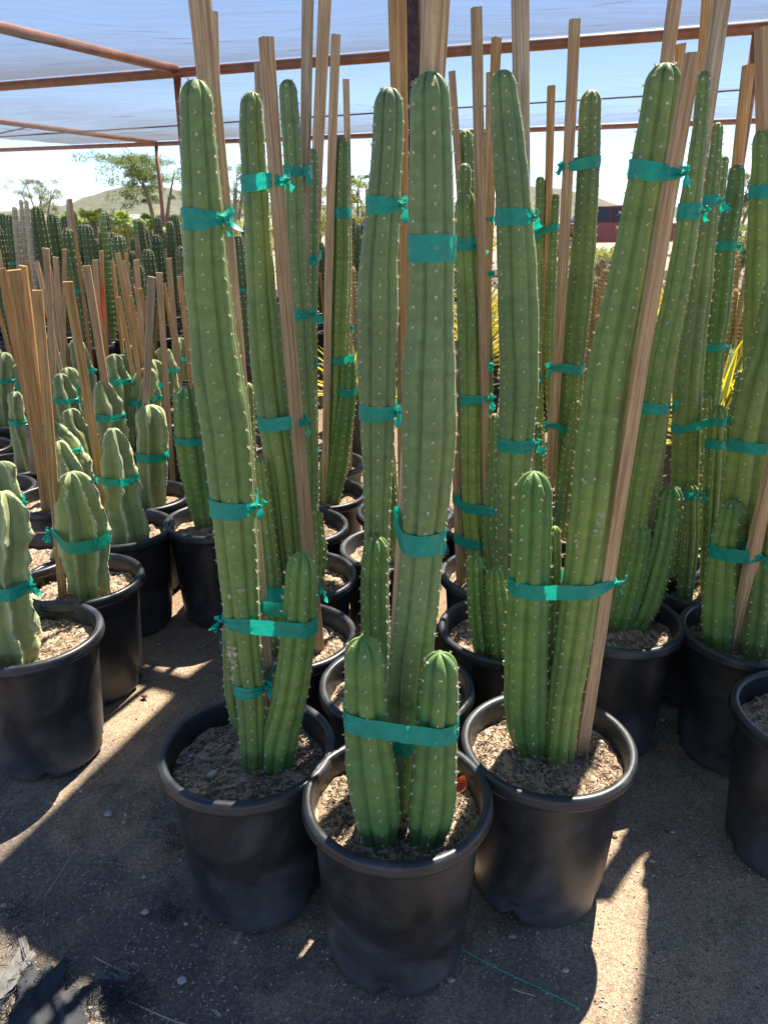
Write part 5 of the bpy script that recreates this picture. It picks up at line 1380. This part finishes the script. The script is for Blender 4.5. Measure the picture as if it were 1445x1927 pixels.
def car(label, px, py, Y, col, s):
    c = at_Y(px, py, Y); e = empty('parked_car', (c.x, c.y, 0), label, 'car', 'pale cars parked beyond the palms')
    pa = simple('pale car paint ' + str(s), col, .3, .1, 3, 0, 0); gl = simple('car glass', (.05, .07, .09), .1, .1, 3, 0, 0); ty = simple('car tyre', (.02, .02, .02), .8, .1)
    prof = [(-2.2, .35), (-2.25, .8), (-1.4, .95), (-.8, 1.42), (.7, 1.45), (1.5, 1.0), (2.2, .92), (2.25, .4)]
    n = len(prof); V = [(x, y * (.82 if z > 1.2 else 1), z) for y in (-.85, .85) for x, z in prof]
    Fc = [tuple(range(n)), tuple(range(2 * n - 1, n - 1, -1))] + [(i, i + n, (i + 1) % n + n, (i + 1) % n) for i in range(n)]
    mesh_obj('body', V, Fc, pa, e, False)
    m = MB(); m.add([(-1.15, -.875, .98), (1.25, -.875, .98), (.62, -.76, 1.36), (-.76, -.76, 1.36)], [(0, 1, 2, 3)]); m.build('window', gl, e, False)
    for x in (-1.4, 1.4):
        for y in (-.8, .8): m = MB(); m.tube([(x, y - .1, .32), (x, y + .1, .32)], .32, 18); m.build('wheel', ty, e)
car('silvery car parked behind the palms', 208, 400, 27, (.45, .47, .5), 1)
car('white car parked right of the thin frame post', 330, 400, 27, (.6, .62, .66), 2)

# ------------------------------------------------------------------ small things on the ground
def stalk(label, pix, r=.0011, mat='straw', cat='dry stalk', name='dry_stalk', z=.004, wig=0):
    pts = [at_Z(x, y, z) for x, y in pix]; o0 = pts[0].copy()
    c, rr, *_ = resample([p - o0 for p in pts], [r] * len(pts), .006)
    if wig:
        for i, p in enumerate(c): p.x += wig * (1 if i % 2 else -1) * .6; p.y += wig * (1 if i % 2 else -1)
    m = MB(); m.tube(c, r, 5); o = m.build(name, M[mat]); o.location = o0; tag(o, label, cat)
stalk('thin curved dry stalk on the ground below the left pots', [(82, 1690), (110, 1650), (135, 1610), (152, 1592)])
stalk('long dry stalk near the bottom left corner', [(242, 1884), (290, 1905), (340, 1925), (400, 1935)], .0016)
stalk('looped dry stalk lying over the shredded cloth', [(180, 1802), (215, 1820), (250, 1832), (262, 1818), (240, 1812)], .0013)
stalk('green zigzag thread lying on the ground right of the front pot', [(864, 1782), (900, 1803), (960, 1834), (1020, 1862), (1082, 1893)], .0013, 'twine', 'thread', 'green_thread', .005, .0011)
stalk('long brown stick leaning over bare soil left of the front left plant', [(378, 1220), (400, 1203), (422, 1186)], .003, 'chip')
stalk('short dry twig lying left of the sunlit strip', [(962, 1860), (985, 1868), (1006, 1874)], .0014)
stalk('short thick bark splinter in front of the front left pot', [(443, 1775), (452, 1755)], .004, 'chip', 'bark splinter', 'bark_splinter')
stalk('thin stalk lying behind the front right pot by the dark pots', [(1290, 1280), (1310, 1270), (1330, 1262)], .0012)
# shredded black cloth at the lower left
def shredded():
    r = random.Random(12); base = at_Z(60, 1840, 0); e = empty('shredded_cloth', base, 'frayed heap of torn black weed cloth in the lower left corner', 'torn cloth')
    m = MB()
    def strands(cx, cy, n, spread, L, hz):
        for i in range(n):
            p = at_Z(cx + r.gauss(0, spread), cy + r.gauss(0, spread * .6), .004) - base
            a = r.random() * 6.28; pts = [p]; h = .004
            for k in range(5):
                a += r.gauss(0, .7); p = p + Vector((math.cos(a), math.sin(a), 0)) * L / 5; h = max(.003, min(hz, h + r.gauss(0, hz * .5))); pts.append(Vector((p.x, p.y, h)))
            m.tube(pts, .0008, 3, False)
    strands(40, 1730, 40, 26, .06, .02); strands(60, 1850, 50, 34, .05, .014); strands(200, 1868, 90, 32, .045, .014); strands(225, 1890, 60, 20, .04, .012); strands(20, 1880, 45, 25, .05, .014)
    o = m.build('fibres', M['shred'], e, False); o['kind'] = 'stuff'
    # crumpled sheet pieces with folds
    for (cx, cy, w, h, mat, rot) in ((75, 1880, .10, .15, 'shred', .3), (22, 1830, .05, .11, 'shred_pale', -.2), (48, 1790, .016, .08, 'shred_pale', .55), (210, 1838, .08, .014, 'shred_pale', -.1), (120, 1900, .09, .09, 'shred', .2)):
        c = at_Z(cx, cy, .006) - base; V = []; Fc = []; n = 14
        for j in range(n + 1):
            for i in range(n + 1):
                u = i / n * 2 - 1; v = j / n * 2 - 1
                q = 1 + .22 * wob(i * .9 + j * .5, cx); z = .006 + .016 * (wob(u * 3.5 + v * 1.2, cx) ** 2) * (1 - .8 * max(abs(u), abs(v)) ** 2) + .0012 * hsh(i, j, cx)
                x = u * w / 2 * q; y = v * h / 2 * (1 + .18 * wob(i * 1.3, cy)); V.append((c.x + x * math.cos(rot) - y * math.sin(rot), c.y + x * math.sin(rot) + y * math.cos(rot), z))
        for j in range(n):
            for i in range(n): Fc.append((j * (n + 1) + i, j * (n + 1) + i + 1, (j + 1) * (n + 1) + i + 1, (j + 1) * (n + 1) + i))
        mesh_obj('cloth_scrap', V, Fc, M[mat], e)
    for (cx, cy, n) in ((330, 1575, 70), (322, 1718, 50)):
        base2 = at_Z(cx, cy, 0); m = MB(); 
        for i in range(n):
            p = at_Z(cx + r.gauss(0, 12), cy + r.gauss(0, 14), .004) - base2; a = r.random() * 6.28; pts = [p]
            for k in range(4): a += r.gauss(0, .8); p = p + Vector((math.cos(a) * .008, math.sin(a) * .008, 0)); pts.append(Vector((p.x, p.y, max(.002, r.gauss(.006, .005)))))
            m.tube(pts, .0006, 3, False)
        o = m.build('fibre_tuft', M['shred']); o.location = base2; tag(o, 'tuft of black cloth fibre close beside the front left pot' if cy < 1600 else 'tuft of black cloth fibre lower down, below the front left pot', 'cloth tuft')
shredded()
def leaf_red():
    p = at_Z(866, 1478, SOILZ + .012); V = []; Fc = []; n = 6
    for i in range(n + 1):
        for j in (-1, 0, 1):
            u = i / n; w = .013 * math.sin(math.pi * min(1, u * .9 + .1)) ** .7
            V.append((j * w, -.016 + .034 * u, .012 * abs(j) + .01 * u))
    for i in range(n): Fc += [(i * 3, i * 3 + 1, i * 3 + 4, i * 3 + 3), (i * 3 + 1, i * 3 + 2, i * 3 + 5, i * 3 + 4)]
    o = mesh_obj('dry_leaf', V, Fc, M['red_leaf']); o.location = p; o.rotation_euler = (R(35), R(15), R(-20)); tag(o, 'rust red dry leaf on the soil of the front middle pot', 'dry leaf')
    r = random.Random(8)
leaf_red()
def stone(label, px, py, r0, s, mat='stone', z=.0):
    m = MB(); m.lump((0, 0, r0 * .5), r0, s, .7); o = m.build('pebble', M[mat], None, True); o.location = at_Z(px, py, z - .003); tag(o, label, 'pebble')
stone('dark lone stone on the sunlit soil patch between the left pots', 272, 1312, .009, 3, 'chip_dark')
stone('pale pebble right of the front right pot', 1245, 1356, .008, 4)
stone('pale pebble below the front left pot', 350, 1740, .0055, 6)
# grey dead stubs seen among the plants
def stub(label, px, pyt, pyb, w, Y, s):
    b = at_Y(px + 6, pyb, Y); t = at_Y(px, pyt, Y); r = w * proj(b)[2] / F / 2; m = MB()
    m.tube([b, b.lerp(t, .4) + Vector((.003, 0, 0)), b.lerp(t, .8), t], [r * .8, r, r * 1.1, r * 1.15], 9); m.lump(t, r * .9, s, .5)
    o = m.build('dead_stub', M['stub'], None, True); tag(o, label, 'dead stub', 'dead grey stems cut off short')
stub('grey cut stub behind the small pup right of centre', 1063, 780, 860, 16, 2.75, 2)
stub('fluffy grey dead stub between the right hand columns', 1278, 868, 960, 30, 2.6, 3)
stub('pale papery stub at left against the big square stake', 60, 805, 890, 20, 3.05, 4)
print('objects', len(bpy.data.objects))
